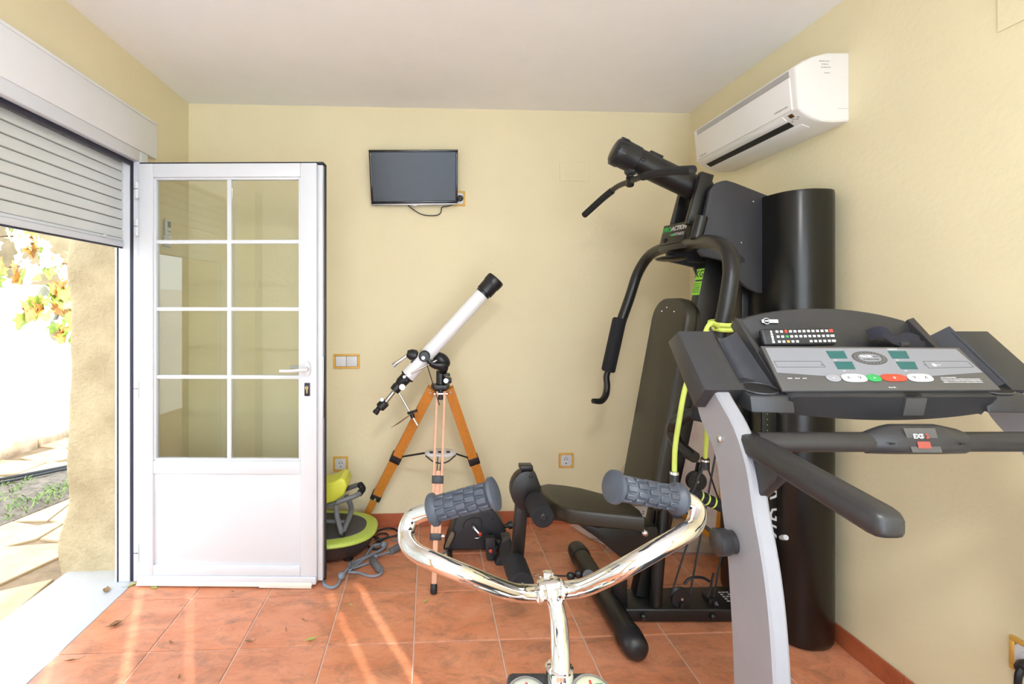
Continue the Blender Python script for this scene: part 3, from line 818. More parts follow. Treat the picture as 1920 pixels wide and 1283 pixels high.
for k, (wd_, dz) in enumerate(((.042, 0), (.028, -.012), (.040, -.024), (.022, -.046))):
    marks('print', M_acg, ac, (1.540 + .004*k, yN - .0004, 2.300 + dz), (1, 0, 0), (0, 0, 1), wd_, .005, 10 + k)
MB().box(1.595, 1.638, yN - .0006, yN + .004, 2.116, 2.1172).build('seam', M_acg, ac)

# ================================================================ TELESCOPE
M_wood = mat('varnished_orange_wood', (0.50, 0.17, 0.02), .32, scale=30, col2=(0.62, 0.24, 0.04), stretch=(6, 6, .6), coat=.3)
M_woodp = mat('pale_pinkish_wood', (0.62, 0.30, 0.17), .4, scale=30, col2=(0.70, 0.37, 0.22), stretch=(6, 6, .6))
M_tube = mat('white_enamel', (0.84, 0.84, 0.86), .2, var=.01, coat=.4)
M_black = mat('black_paint', (0.012, 0.0125, 0.015), .38, var=.1, scale=25)
te = thing('telescope', 'white refractor telescope on an orange wooden tripod', 'telescope', (.03, 2.62, 0))
hub = Vector((0.066,2.6,0.922))
feet = [Vector((.025, 2.272, 0)), Vector((-0.416,2.945,0)), Vector((0.417,2.823,0))]
M3 = Matrix.Identity(3)
for k, ft in enumerate(feet):
    top = hub + Vector([(0, -.035, -.03), (-.045, .02, -.02), (.045, .02, -.02)][k])
    d = (ft - top); L = d.length; d.normalize()
    front = (k == 0)
    side = Vector((0, 1, 0)) - d*d.y if not front else Vector((1, 0, 0)); side.normalize()
    m_ = M_woodp if front else M_wood
    lg = thing('leg', None, None, tuple(top)); lg.parent = te; lg.location = top - org(te)
    out = d.cross(side).normalized()
    half = .020 if front else .016
    sd_, sd2 = (.024, .018) if front else (.052, .040)
    for s in (-1, 1):
        a_ = top + side*s*half; e_ = top + d*(L*.46) + side*s*half
        MB().beam(a_, e_, (.013), sd_, up=out, bevel=.001, seg=1).build('upper_slat', m_, lg)
        e2 = top + d*(L*.74) + side*s*half*.9
        MB().beam(top + d*(L*.46) + side*s*half, e2, (.013), sd_, up=out, bevel=.001, seg=1).build('upper_slat', m_, lg)
    MB().beam(top + d*(L*.42), top + d*(L*.985), (.023), sd2, up=out, bevel=.001, seg=1).build('lower_slat', m_, lg)
    b = MB(); b.beam(top + d*(L*.445), top + d*(L*.485), .058, .032 if front else .062, up=out, bevel=.003); b.build('clamp', M_black, lg)
    b = MB(); b.beam(top + d*(L*.725), top + d*(L*.757), .056, .032 if front else .060, up=out, bevel=.003)
    kn = top + d*(L*.74) + (side if front else -side)*.030; b.build('clamp', M_black, lg)
    MB().cyl(kn - side*.004, kn + (side if front else -side)*.012, .009, seg=12).build('clamp_screw', M_metal, lg)
    MB().lathe(top + d*(L*.955), ft, [(0, .015), (.2, .0165), (.85, .0165), (1, .013)], 14).build('foot_cap', M_black, lg)
    MB().cyl(top + d*.012 - side*.036, top + d*.012 + side*.036, .007, seg=10).build('hinge_bolt', M_metal, lg)
# head
b = MB(); b.cyl(hub + Vector((0, 0, -.075)), hub + Vector((0, 0, .005)), .028, seg=16)
b.prism([hub + Vector((x, y, -.02)) for x, y in ((-.05, .03), (.05, .03), (.03, -.045), (-.03, -.045))], (0, 0, .025), .004)
b.build('tripod_head', M_black, te)
b = MB(); b.cyl(hub + Vector((0, 0, 0)), hub + Vector((.0, 0, .075)), .024, seg=16); b.box(hub.x + .015, hub.x + .058, hub.y - .03, hub.y + .02, hub.z + .012, hub.z + .040, .006); b.box(hub.x + .015, hub.x + .050, hub.y - .03, hub.y + .02, hub.z + .048, hub.z + .062, .004); b.build('azimuth_block', M_black, te)
MB().cyl((0.093,2.56,0.951), (0.092,2.53,0.955), .012, seg=14).build('clamp_knob', M_metal, te)
# fork arms
fk0, fk1, fk2 = Vector((0.071,2.6,1.013)), Vector((0.026,2.6,1.033)), Vector((-0.017,2.6,1.076))
for s in (-1, 1):
    o_ = Vector((0, s*.055, 0))
    f = MB(); f.tube([fk0 + o_*.2 + Vector((.004, 0, -.02)), fk0 + o_*.9 + Vector((.006, 0, .01)), fk1 + o_ + Vector((0, 0, .0)), fk2 + o_], [.026, .026, .018, .014], 12, 6, flat=.6)
    f.build('fork_arm', M_black, te)
    f = MB(); f.lathe(Vector((-0.02,2.6,1.082)) + o_*.75, Vector((-0.02,2.6,1.082)) + o_*1.25, [(0, .030), (.7, .030), (1, .024)], 18); f.build('pivot_plate', M_black, te)
    MB().cyl(Vector((-0.026,2.6,1.076)) + o_*1.2, Vector((-0.026,2.6,1.076)) + o_*1.55, .009, seg=12).build('pivot_screw', M_metal, te)
f = MB(); f.ball((0.072,2.62,1.051), .05, 1.05, .8, .75, Matrix.Rotation(math.radians(40), 3, 'Y')); f.build('fork_base', M_black, te)
# optical tube
t0, t1 = Vector((-0.111,2.6,0.969)), Vector((0.292,2.6,1.41)); ax = (t1 - t0).normalized()
MB().lathe(t0, t1, [(0, .036), (.004, .039), (1, .039)], 32).build('optical_tube', M_tube, te)
h1 = Vector((0.358,2.6,1.482))
MB().lathe(t1 - ax*.004, h1 + ax*.012, [(0, .041), (.10, .041), (.14, .046), (.60, .047), (.64, .050), (.93, .051), (1, .047)], 28).build('lens_hood', M_black, te)
fo = Vector((-0.156,2.6,0.924))
b = MB(); b.lathe(t0 + ax*.004, fo, [(0, .041), (.12, .041), (.2, .032), (.75, .031), (1, .024)], 20)
f2 = Vector((-0.176,2.6,0.898)); b.lathe(fo, f2 - ax*.006, [(0, .022), (.3, .028), (1, .027)], 18); b.build('focuser', M_black, te)
MB().cyl((-0.138,2.575,0.916), (-0.136,2.545,0.921), .016, seg=18).build('focus_knob', M_whitep, te)
MB().cyl((-0.184,2.6,0.887), (-0.232,2.6,0.828), .0125, seg=16).build('drawtube', M_metal, te)
b = MB(); b.lathe((-0.224,2.6,0.836), (-0.261,2.6,0.8), [(0, .018), (.1, .026), (.85, .026), (1, .016)], 18); b.lathe((-0.258,2.6,0.805), (-0.283,2.6,0.774), [(0, .014), (.5, .014), (.6, .017), (1, .016)], 16); b.build('eyepiece', M_black, te)
MB().cyl((-0.245,2.58,0.852), (-0.242,2.555,0.854), .009, seg=12).build('eyepiece_screw', M_metal, te)
# finder scope
b = MB(); b.lathe((-0.057,2.6,1.077), (-0.114,2.6,1.091), [(0, .020), (.15, .030), (.6, .030), (1, .018)], 16); b.beam((-0.057,2.6,1.077), (-0.082,2.6,1.037), .03, .045, up=(0, 1, 0), bevel=.004); b.build('finder_bracket', M_black, te)
MB().cyl((-0.108,2.6,1.083), (-0.182,2.6,1.032), .0105, seg=14).build('finder_tube', M_metal, te)
MB().lathe((-0.173,2.6,1.037), (-0.187,2.6,1.026), [(0, .012), (1, .012)], 14).build('finder_eyepiece', M_silver, te)
# altitude rod and slow-motion screw
MB().cyl((-0.12,2.545,0.977), (0.045,2.545,1.06), .0045, seg=10).build('altitude_rod', M_metal, te)
b = MB(); b.cyl((-0.101,2.56,0.983), (-0.1,2.53,0.987), .010, seg=12); b.cyl((-0.126,2.56,0.972), (-0.125,2.535,0.976), .007, seg=10); b.build('rod_clamp', M_metal, te)
MB().cyl((-0.112,2.563,0.952), (-0.112,2.556,0.953), .004, seg=8).build('tube_screw', M_black, te)
MB().cyl((-0.006,2.53,1.037), (0.058,2.5,0.834), .0025, seg=8).build('slow_motion_shaft', M_black, te)
# sun projection screen on its rod
MB().cyl((-0.156,2.6,0.881), (-0.056,2.56,0.716), .0055, seg=12).build('screen_rod', M_metal, te)
b = MB(); b.beam((-0.107,2.57,0.779), (-0.059,2.55,0.797), .02, .014, bevel=.003); b.cyl((-0.087,2.57,0.776), (-0.081,2.57,0.756), .012, seg=12); b.build('screen_clamp', M_black, te)
pa_ = [Vector((-0.191,2.46,0.729)), Vector((-0.096,2.5,0.786)), Vector((-0.095,2.64,0.752)), Vector((-0.16,2.66,0.702))]
MB().prism(pa_, (.001, -.0005, .002)).build('projection_screen', mat('screen_card', (.42, .36, .24), .6, var=.04), te)
# accessory tray and its spreader links
tr_ = hub + Vector((0, .01, -.375))
b = MB(); b.prism([tr_ + Vector((.085*math.cos(a), .06*math.sin(a), 0)) for a in [2*math.pi*k/18 for k in range(18)]], (0, 0, .016), .004); b.build('accessory_tray', M_whitep, te)
for k, ft in enumerate(feet):
    top = hub + Vector([(0, -.035, -.03), (-.045, .02, -.02), (.045, .02, -.02)][k])
    L = (ft - top).length; p = top + (ft - top)*.465
    v = (p - tr_); v.z = 0
    for s in (-1, 1):
        sd = Vector((-v.y, v.x, 0)).normalized()*.010*s
        MB().beam(tr_ + v.normalized()*.06 + sd + Vector((0, 0, .004)), p + sd*.6, .004, .007).build('spreader_link', M_black, te)
b = MB(); b.tube([tr_ + Vector((-.08, -.02, 0)), tr_ + Vector((-.03, -.04, -.03)), tr_ + Vector((.03, -.04, -.03)), tr_ + Vector((.08, -.02, 0))], .004, 8, 4); b.build('tray_brace', M_black, te)
for k in range(3):
    MB().cyl(tr_ + Vector((-.05 + .045*k, -.02, .015)), tr_ + Vector((-.05 + .045*k, -.02, .022)), .010, seg=12).build('tray_eyepiece_hole', M_black, te)

# ================================================================ MULTI-GYM
M_gym = mat('black_powder_coat', (0.009, 0.0085, 0.0085), .36, var=.08, scale=40, bump=.03, bscale=400)
M_shroud = mat('dark_grey_board', (0.026, 0.026, 0.032), .55, var=.05, scale=40, bump=.03, bscale=300)
M_vinyl = mat('black_vinyl', (0.022, 0.019, 0.012), .42, var=.10, scale=50, bump=.05, bscale=250)
M_foam = mat('black_foam', (0.011, 0.011, 0.014), .85, var=.12, scale=90, bump=.2, bscale=300)
M_tower = mat('black_satin_sheet', (0.004, 0.004, 0.0035), .28, var=.06, scale=20)
M_green = mat('green_print', (0.04, 0.55, 0.10), .5, var=.03)
M_lime = mat('lime_print', (0.33, 0.78, 0.06), .5, var=.03)
M_wprint = mat('white_print', (0.62, 0.62, 0.62), .5, var=.02)
G = 2.10
gy = thing('multi_gym', 'black multi-gym with tall curved weight tower in the right corner', 'gym machine', (1.1, G, 0))
# base: stabiliser tube with ribbed end caps, floor rail to the tower
sx = .785
MB().cyl((sx, 1.88, .052), (sx, 2.46, .052), .047, seg=24).build('front_stabiliser', M_gym, gy)
for y0, y1 in ((1.885, 1.775), (2.455, 2.565)):
    e = MB(); e.lathe((sx, y0, .052), (sx, y1, .052), [(0, .050), (.45, .051), (.52, .050), (.8, .047), (.93, .036), (1, .015)], 24)
    for k in range(22):
        a = 2*math.pi*k/22
        c_ = Vector((sx + .0505*math.cos(a), y0 + (y1 - y0)*.22, .052 + .0505*math.sin(a)))
        e.obox(c_, .003, .022, .003, Matrix.Rotation(-a, 3, 'Y'))
    e.build('end_cap', M_black, gy)
MB().hexa([(.80, 2.02, .006), (1.50, 1.985, .006), (1.50, 2.165, .006), (.80, 2.17, .006), (.80, 2.02, .062), (1.50, 1.985, .062), (1.50, 2.165, .062), (.80, 2.17, .062)], .008, 3).build('floor_rail', M_gym, gy)
for a_, b_ in ((.905, 2.005), (1.20, 1.992)):
    MB().ball((a_, b_, .035), .013, 1, .7, 1).build('bolt', M_black, gy)
# warning sticker on the rail
MB().obox((1.335, 2.085, .0627), .085, .085, .0008, Matrix.Rotation(-.05, 3, 'Z')).build('sticker', M_black, gy)
st = MB()
for k in range(5):
    for j in range(5):
        if (k + j*2) % 4 != 3: st.obox((1.302 + .017*k, 2.050 + .016*j, .0634), .012, .007, .0006)
st.build('sticker_print', M_wprint, gy)
# inclined main post and brace
pb, pt = Vector((.955, 2.12, .06)), Vector((1.300, 2.12, 1.66))
MB().beam(pb, pt, .06, .095, up=(1, 0, 0), bevel=.006).build('main_post', M_gym, gy)
MB().tube([(.975, 2.045, .06), (.988, 2.05, .20), (1.010, 2.06, .40), (1.035, 2.07, .60)], .026, 14, 4).build('brace', M_gym, gy)
MB().obox(pb + (pt - pb)*.085 + Vector((-.052, -.0, .0)), .002, .022, .034, Matrix.Rotation(math.radians(12), 3, 'Y')).build('sticker', M_whitep, gy)
pd = (pt - pb).normalized(); pn = Vector((0, 0, 1)).cross(Vector((0, 1, 0)))
nf = Vector((-pd.z, 0, pd.x)).normalized()      # front normal of the post (towards the seat)
def postp(t, y, d): return pb + pd*t + Vector((0, y - 2.12, 0)) + nf*d
# lime weight sticker on the post
lc = 1.43
MB().hexa([postp(lc - .005, 2.090, .0475), postp(lc - .005, 2.150, .0475), postp(lc - .005, 2.150, .0485), postp(lc - .005, 2.090, .0485), postp(lc + .045, 2.090, .0475), postp(lc + .045, 2.150, .0475), postp(lc + .045, 2.150, .0485), postp(lc + .045, 2.090, .0485)]).build('sticker', M_lime, gy)
MB().hexa([postp(lc - .075, 2.090, .0475), postp(lc - .075, 2.150, .0475), postp(lc - .075, 2.150, .0485), postp(lc - .075, 2.090, .0485), postp(lc - .013, 2.090, .0475), postp(lc - .013, 2.150, .0475), postp(lc - .013, 2.150, .0485), postp(lc - .013, 2.090, .0485)]).build('sticker', M_lime, gy)
text('KG', 'sticker_print', M_gym, gy, postp(lc + .02, 2.120, .0488), (0, -1, 0), pd, .046, bold=.0008)
for k in range(5):
    marks('sticker_print', M_gym, gy, postp(lc - .024 - .0095*k, 2.120, .0486), (0, -1, 0), pd, .050, .0042, 20 + k)
# backrest pad
def pad_outline(w, hgt, r, n=6):
    pts = []
    for cx_, cy_, a0 in ((w/2 - r, hgt - r, 0), (-w/2 + r, hgt - r, 90), (-w/2 + .03, .03, 180), (w/2 - .03, .03, 270)):
        rr = r if cy_ > .1 else .03
        for k in range(n + 1):
            a = math.radians(a0 + 90*k/n); pts.append((cx_ + rr*math.cos(a), cy_ + rr*math.sin(a)))
    return pts
b0, b1 = Vector((.955, 2.085, .50)), Vector((1.118, 2.085, 1.372))
bd = (b1 - b0).normalized(); bn = Vector((-bd.z, 0, bd.x)).normalized(); Lb = (b1 - b0).length
pol = [b0 + bd*h_ + Vector((0, -x, 0)) for x, h_ in pad_outline(.31, Lb, .10)]
bp = MB().prism(pol, bn*.055, .016, 3).build('backrest_pad', M_vinyl, gy)
pol = [b0 + bd*(h_*.97 + .01) + Vector((0, -x*.94, 0)) - bn*.016 for x, h_ in pad_outline(.31, Lb, .10)]
MB().prism(pol, bn*.0155).build('backrest_board', M_gym, gy)
for t, y_ in ((.93, 2.03), (.93, 2.14), (.95, 2.10)):
    MB().ball(b0 + bd*Lb*t + Vector((0, y_ - 2.085, 0)) + bn*.056, .004).build('stud', M_metal, gy)
# seat: pad with scooped nose, steel carrier
so = [(0.52,2.248,0.51), (0.563,2.267,0.51), (0.64,2.242,0.51), (0.704,2.206,0.51), (0.789,2.126,0.51), (0.857,2.046,0.51), (0.87,1.958,0.51), (0.856,1.888,0.51), (0.805,1.901,0.51), (0.723,1.924,0.51), (0.65,1.948,0.51), (0.585,1.972,0.51), (0.548,2,0.51), (0.524,2.062,0.51), (0.506,2.146,0.51)]
MB().prism([(p[0], p[1], .445) for p in so], (0, 0, .065), .014, 3).build('seat_pad', M_vinyl, gy)
MB().prism([(0.593,2,0.454), (0.706,2,0.418), (0.961,2,0.417), (0.971,2,0.378), (0.888,2,0.252), (0.838,2,0.263), (0.706,2,0.373)], (0, .10, 0), .006).build('seat_carrier', M_gym, gy)
MB().ball((0.904,1.99,0.398), .017).build('carrier_knob', M_metal, gy)
MB().cyl((.395, 2.09, .465), (.62, 2.09, .435), .03, seg=16).build('seat_beam', M_gym, gy)
# leg developer
l0, l1 = Vector((0.403,2.05,0.594)), Vector((0.374,2.05,0.239))
MB().beam(l0, l1, .045, .05, up=(1, 0, 0), bevel=.005).build('leg_lever', M_gym, gy)
disc = [(math.cos(math.radians(a)), math.sin(math.radians(a))) for a in range(60, 301, 15)]
c0 = Vector((0.402,2.02,0.567))
MB().prism([c0 + Vector((.070*x + .015, 0, .085*z)) for x, z in disc] + [c0 + Vector((.068, 0, -.03)), c0 + Vector((.070, 0, .02))], (0, .06, 0), .004).build('pivot_cam', M_gym, gy)
MB().obox(c0 + Vector((.012, .03, .095)), .055, .05, .02, None, .004).build('stop_plate', M_gym, gy)
for px_, pz_ in ((.028, .065), (.01, -.045)):
    MB().ball(c0 + Vector((px_, -.003, pz_)), .008, 1, .6, 1).build('bolt', M_black, gy)
def roller(p, y0, y1, r, nm='foam_roller'):
    o = MB().lathe((p[0], y0, p[2]), (p[0], y1, p[2]), [(0, r*.86), (.04, r), (.96, r), (1, r*.86)], 22).build(nm, M_foam, gy)
    MB().lathe((p[0], y0 - .008, p[2]), (p[0], y0 + .002, p[2]), [(0, .010), (.4, .015), (1, .015)], 14).build('roller_cap', M_black, o)
    return o
roller((0.447,1.93,0.524), 1.87, 2.02, .044)
roller((0.503,2.25,0.42), 2.12, 2.32, .044)
roller((0.365,1.93,0.261), 1.87, 2.03, .048)
roller((0.38,2.25,0.186), 2.09, 2.30, .044)
# clip, cable and rubber stop from the lower roller to the base pulley
MB().tube([(0.449,2.06,0.191), (0.47,2.07,0.189), (0.491,2.08,0.178), (0.477,2.08,0.172), (0.451,2.07,0.183)], .0035, 8, 4).build('snap_hook', M_metal, gy)
MB().tube([(0.488,2.08,0.178), (0.547,2.08,0.177), (0.64,2.08,0.172), (0.711,2.08,0.175)], .004, 8, 4).build('cable', M_cable, gy)
for x_ in (1070, 1086):
    MB().ball((0.617,2.08,0.173) if x_ == 1070 else (0.652,2.08,0.181), .017, 1.1, .8, 1.1).build('cable_stop', M_black, gy)
MB().cyl((0.687,2.05,0.187), (0.703,2.1,0.159), .026, seg=18).build('front_pulley', M_black, gy)
MB().box(.80, .86, 2.06, 2.10, .06, .20, .004).build('pulley_bracket', M_gym, gy)
# upper boom with its cap, lat bar and hook
q0, q1 = Vector((0.88,2.1,2.003)), Vector((1.227,2.1,1.847))
MB().cyl(q0, q1, .054, seg=28).build('top_boom', M_gym, gy)
e0_ = Vector((0.811,2.1,2.035))
bc = MB(); bc.lathe(q0 + (q1 - q0)*.10, e0_, [(0, .056), (.02, .058), (.55, .060), (.62, .063), (.86, .061), (.97, .048), (1, .030)], 28)
axb = (q0 - q1).normalized(); sb_ = axb.cross(Vector((0, 1, 0))).normalized()
for k in range(18):
    a = 2*math.pi*k/18; rdir = Vector((0, 1, 0))*math.cos(a) + sb_*math.sin(a)
    bc.beam(e0_ - axb*.045 + rdir*.061, e0_ - axb*.012 + rdir*.0595, .006, .006, up=rdir)
bc.build('boom_cap', M_black, gy)
MB().beam(q0 + (q1 - q0)*.20 + sb_*(-.056), q0 + (q1 - q0)*.36 + sb_*(-.056), .04, .010, up=sb_).build('boom_plate', M_gym, gy)
MB().ball(Vector((0.922,2.045,1.975)), .009, 1, .6, 1).build('bolt', M_black, gy)
lp0 = Vector((0.885,2.1,1.937))
b = MB(); b.lathe((0.866,2.1,1.939), (0.909,2.1,1.942), [(0, .012), (.2, .022), (.8, .022), (1, .012)], 16); b.build('boom_pulley', M_black, gy)
MB().tube([(0.909,2.1,1.947), (0.923,2.1,1.933), (0.909,2.1,1.921), (0.889,2.1,1.923)], .004, 8, 4).build('snap_hook', M_metal, gy)
MB().cyl((0.889,2.1,1.933), (0.889,2.1,1.89), .010, seg=12).build('lat_hanger', M_black, gy)
lb = [(0.821,2.52,1.824), (0.862,2.38,1.876), (0.882,2.24,1.903), (0.889,2.1,1.895), (0.906,1.98,1.889), (0.923,1.84,1.867), (0.937,1.68,1.829)]
MB().tube(lb, .0125, 14, 6).build('lat_bar', M_gym, gy)
MB().tube([Vector(lb[0]), Vector(lb[1]), Vector(lb[1]).lerp(Vector(lb[2]), .7)], [.0165]*3, 14, 5).build('lat_grip', M_foam, gy)
MB().tube([Vector(lb[4]).lerp(Vector(lb[3]), .2), Vector(lb[5]), Vector(lb[6])], [.0165]*3, 14, 5).build('lat_grip', M_foam, gy)
MB().lathe((0.883,2.085,1.908), (0.893,2.115,1.882), [(0, .018), (1, .018)], 14).build('lat_clamp', M_black, gy)
# twin straps from the boom down to the press arm, one each side of the post
for y_, (xa, ya), (xb, yb_) in ((2.20, (1283, 350), (1262, 425)), (2.03, (1325, 324), (1296, 415))):
    pass
MB().beam((1.197,2.2,1.895), (1.149,2.2,1.716), .03, .055, up=(1, 0, 0), bevel=.004).build('press_strap', M_gym, gy)
MB().beam((1.185,2.02,1.91), (1.122,2.02,1.687), .03, .058, up=(1, 0, 0), bevel=.004).build('press_strap', M_gym, gy)
# press arm: one bent tube from the far handle over the pivot to the near handle
pr_ = [(0.944,2.55,0.858), (1.01,2.55,1.208), (1.074,2.55,1.384), (1.115,2.53,1.526), (1.145,2.44,1.613), (1.144,2.22,1.627), (1.129,2.02,1.616), (1.079,1.8,1.59), (1.06,1.68,1.547), (1.045,1.63,1.473), (1.026,1.62,1.372), (1.003,1.62,1.253), (0.977,1.62,1.116)]
MB().tube(pr_[1:], .0265, 18, 6).build('press_arm', M_gym, gy)
MB().lathe((1.022,2.55,1.279), (0.958,2.55,0.994), [(0, .030), (.03, .036), (.97, .036), (1, .030)], 22).build('press_grip', M_foam, gy)
MB().tube([(0.967,2.55,1.014), (0.95,2.55,0.971), (0.951,2.545,0.924), (0.939,2.53,0.876), (0.903,2.5,0.848), (0.85,2.47,0.854)], [.015, .016, .017, .0175, .0165, .013], 14, 6).build('hook_end', M_gym, gy)
MB().lathe((0.982,1.62,1.153), (0.928,1.62,0.952), [(0, .030), (.03, .036), (.97, .036), (1, .030)], 22).build('press_grip', M_foam, gy)
MB().tube([(0.932,1.62,0.97), (0.902,1.64,0.97), (0.877,1.68,0.933), (0.876,1.7,0.892), (0.874,1.66,0.863), (0.883,1.62,0.847), (0.889,1.58,0.841)], [.020, .022, .023, .023, .022, .021, .019], 16, 6).build('hook_end', M_gym, gy)
# pivot plate with the maker's lettering and the bushing
pA, pB_, pC, pD = [Vector((1.115,2.25,1.724)), Vector((1.138,2.035,1.717)), Vector((1.114,2.035,1.625)), Vector((1.092,2.25,1.63))]
nP = (pB_ - pA).cross(pD - pA).normalized()
if nP.x > 0: nP = -nP
MB().hexa([pD, pC, pC - nP*.014, pD - nP*.014, pA, pB_, pB_ - nP*.014, pA - nP*.014], .002).build('pivot_plate', M_gym, gy)
uxp = (pB_ - pA).normalized(); uyp = (pA - pD).normalized()
pc = pA.lerp(pB_, .52)
text('PRO', 'lettering', M_green, gy, pA.lerp(pB_, .17) - uyp*.027 + nP*.0012, uxp, uyp, .032, shear=.25, bold=.0006)
text('ACTION', 'lettering', M_wprint, gy, pA.lerp(pB_, .575) - uyp*.025 + nP*.0012, uxp, uyp, .029, shear=.25, bold=.0010)
marks('lettering', M_green, gy, pA.lerp(pB_, .40) - uyp*.054 + nP*.0010, uxp, uyp, .026, .012, 31)
text('FITNESS', 'lettering', M_wprint, gy, pA.lerp(pB_, .63) - uyp*.054 + nP*.0012, uxp, uyp, .019, shear=.2, spacing=1.1)
for t in (.16, .84):
    MB().lathe(pD.lerp(pC, t) + uyp*.022, pD.lerp(pC, t) + uyp*.022 + nP*.008, [(0, .011), (.6, .011), (1, .007)], 12).build('bolt', M_black, gy)
MB().lathe((1.123,1.945,1.714), (1.098,1.945,1.619), [(0, .021), (.03, .024), (.97, .024), (1, .021)], 22).build('bushing', M_gym, gy)
MB().hexa([pD - uyp*.03, pC - uyp*.03, pC - nP*.05 - uyp*.03, pD - nP*.05 - uyp*.03, pD, pC, pC - nP*.05, pD - nP*.05], .006).build('arm_saddle', M_gym, gy)
# side shroud board
bo = [(1331,358), (1337,349), (1345,342), (1354,339), (1363,338), (1378,342), (1446,369), (1437,551), (1420,549), (1405,542), (1390,530), (1378,515), (1369,492), (1337,484), (1290,476), (1283,470), (1295,440), (1316,406)]
bq = [(1.172,1.97,1.826), (1.186,1.97,1.846), (1.204,1.97,1.861), (1.224,1.97,1.868), (1.245,1.97,1.871), (1.279,1.97,1.862), (1.436,1.97,1.804), (1.415,1.97,1.397), (1.376,1.97,1.401), (1.341,1.97,1.417), (1.307,1.97,1.444), (1.279,1.97,1.477), (1.259,1.97,1.528), (1.204,1.97,1.541), (1.142,1.97,1.554), (1.126,1.97,1.576), (1.135,1.97,1.643), (1.149,1.97,1.719)]
MB().prism(bq, (0, .022, 0), .004, 2).build('side_shroud', M_shroud, gy)
bq2 = [(p[0], p[1] + .27, p[2]) for p in bq]
MB().prism(bq2, (0, .022, 0), .004, 2).build('side_shroud', M_shroud, gy)
MB().prism([(1.285,1.968,1.559), (1.297,1.968,1.562), (1.322,1.969,1.542), (1.32,1.968,1.528), (1.301,1.968,1.524)], (0, .0012, 0)).build('shroud_slot', M_hole, gy)
MB().ball((1.254,1.962,1.589), .010, .7, .5, 1.4).build('pulley_nut', M_metal, gy)
for p in ((1.356,1.967,1.782), (1.305,1.967,1.61)):
    MB().ball(p, .0035).build('stud', M_metal, gy)
MB().ball((1.103,2.16,1.561), .078, .85, 1.0, .17).build('arm_stop_pad', M_gym, gy)
MB().cyl((1.15,2.1,1.544), (1.261,2.1,1.535), .004, seg=8).build('cable', M_cable, gy)
MB().beam((1.30, 2.12, 1.60), (1.45, 2.12, 1.60), .06, .06, bevel=.004).build('top_beam', M_gym, gy)
# rear frame between post and tower
MB().beam((1.40, 2.09, .06), (1.40, 2.09, 1.78), .06, .06, up=(1, 0, 0), bevel=.004).build('rear_post', M_gym, gy)
MB().tube([(1.434,2,1.389), (1.434,2,1.196), (1.437,2,1.014)], .003, 8, 3).build('guide_rod', M_metal, gy)
# weight tower: curved sheet cover with its cap, lettering strip
tw_o = []
for a in range(0, 181, 12):
    r_ = math.radians(a)
    tw_o.append((1.515 - .118*math.copysign(abs(math.cos(r_))**.75, math.cos(r_)), 1.97 - .165*abs(math.sin(r_))**.8))
tw_o = [(1.397, 2.26)] + tw_o + [(1.633, 2.26)]
def ring_at(z, k=1.0):
    cx_, cy_ = 1.515, 2.05
    return [(cx_ + (x - cx_)*k, cy_ + (y - cy_)*k, z) for x, y in tw_o]
MB().ring_loft([ring_at(0.006, .955), ring_at(.022, .99), ring_at(.035), ring_at(1.79), ring_at(1.801, .992)]).build('weight_tower', M_tower, gy, angle=50)
# lettering strip left of the tower
MB().box(1.345, 1.424, 1.896, 1.912, .12, 1.30, .002).build('tower_side_panel', M_gym, gy)
text('R', 'lettering', M_wprint, gy, (1.402, 1.8950, .590), (0, 0, -1), (1, 0, 0), .085, shear=.35)
text('G', 'lettering', M_wprint, gy, (1.402, 1.8950, .512), (0, 0, -1), (1, 0, 0), .085, shear=.35)
MB().beam((1.383, 1.8950, .462), (1.417, 1.8950, .445), .0008, .008, up=(0, 0, 1)).build('lettering_stroke', M_wprint, gy)
MB().beam((1.387, 1.8950, .432), (1.413, 1.8950, .405), .0008, .008, up=(0, 0, 1)).build('lettering_stroke', M_wprint, gy)
dots = MB()
for k in range(46):
    dots.cyl((1.366, 1.8965, .25 + .022*k), (1.366, 1.8948, .25 + .022*k), .0022, seg=6)
dots.build('dot_print', M_green, gy)
MB().cyl((1.431,1.96,0.38), (1.409,1.85,0.433), .010, seg=14).build('selector_pin', M_whitep, gy)
# floor pulleys, cables
def pulley(c, r, ax_=(0, 1, 0)):
    a = Vector(ax_).normalized(); c = Vector(c)
    o = MB().lathe(c - a*.011, c + a*.011, [(0, r), (.15, r), (.5, r*.80), (.85, r), (1, r)], 24).build('pulley', M_black, gy)
    h = MB()
    h.lathe(c - a*.0135, c - a*.0105, [(0, .006), (1, .006)], 12); h.build('axle', M_metal, o)
    return o
pulley((1.079,2.03,0.097), .042)
MB().box((1.079,2.03,0.097)[0] - .022, (1.079,2.03,0.097)[0] + .022, 2.045, 2.056, .06, .12, .004).build('pulley_bracket', M_gym, gy)
MB().box((1.079,2.03,0.097)[0] - .012, (1.079,2.03,0.097)[0] + .012, 2.006, 2.012, .06, .085, .002).build('pulley_bracket', M_gym, gy)
pulley((1.224,2.05,0.05), .036, (1, .25, 0))
MB().box((1.224,2.05,0.05)[0] - .020, (1.224,2.05,0.05)[0] + .020, 2.03, 2.09, .06, .085, .003).build('pulley_bracket', M_gym, gy)
pulley((1.158,2.05,0.588), .042)
MB().beam((1.182,2.06,0.663), (1.159,2.06,0.554), .03, .02, bevel=.003).build('pulley_bracket', M_black, gy)
MB().cyl((1.043,2.03,0.127), (1.151,2.06,0.392), .004, seg=8).build('cable', M_cable, gy)
MB().cyl((1.121,2.03,0.114), (1.276,2.1,0.691), .004, seg=8).build('cable', M_cable, gy)
MB().cyl((1.236,2.05,0.082), (1.351,2.08,0.579), .004, seg=8).build('cable', M_cable, gy)
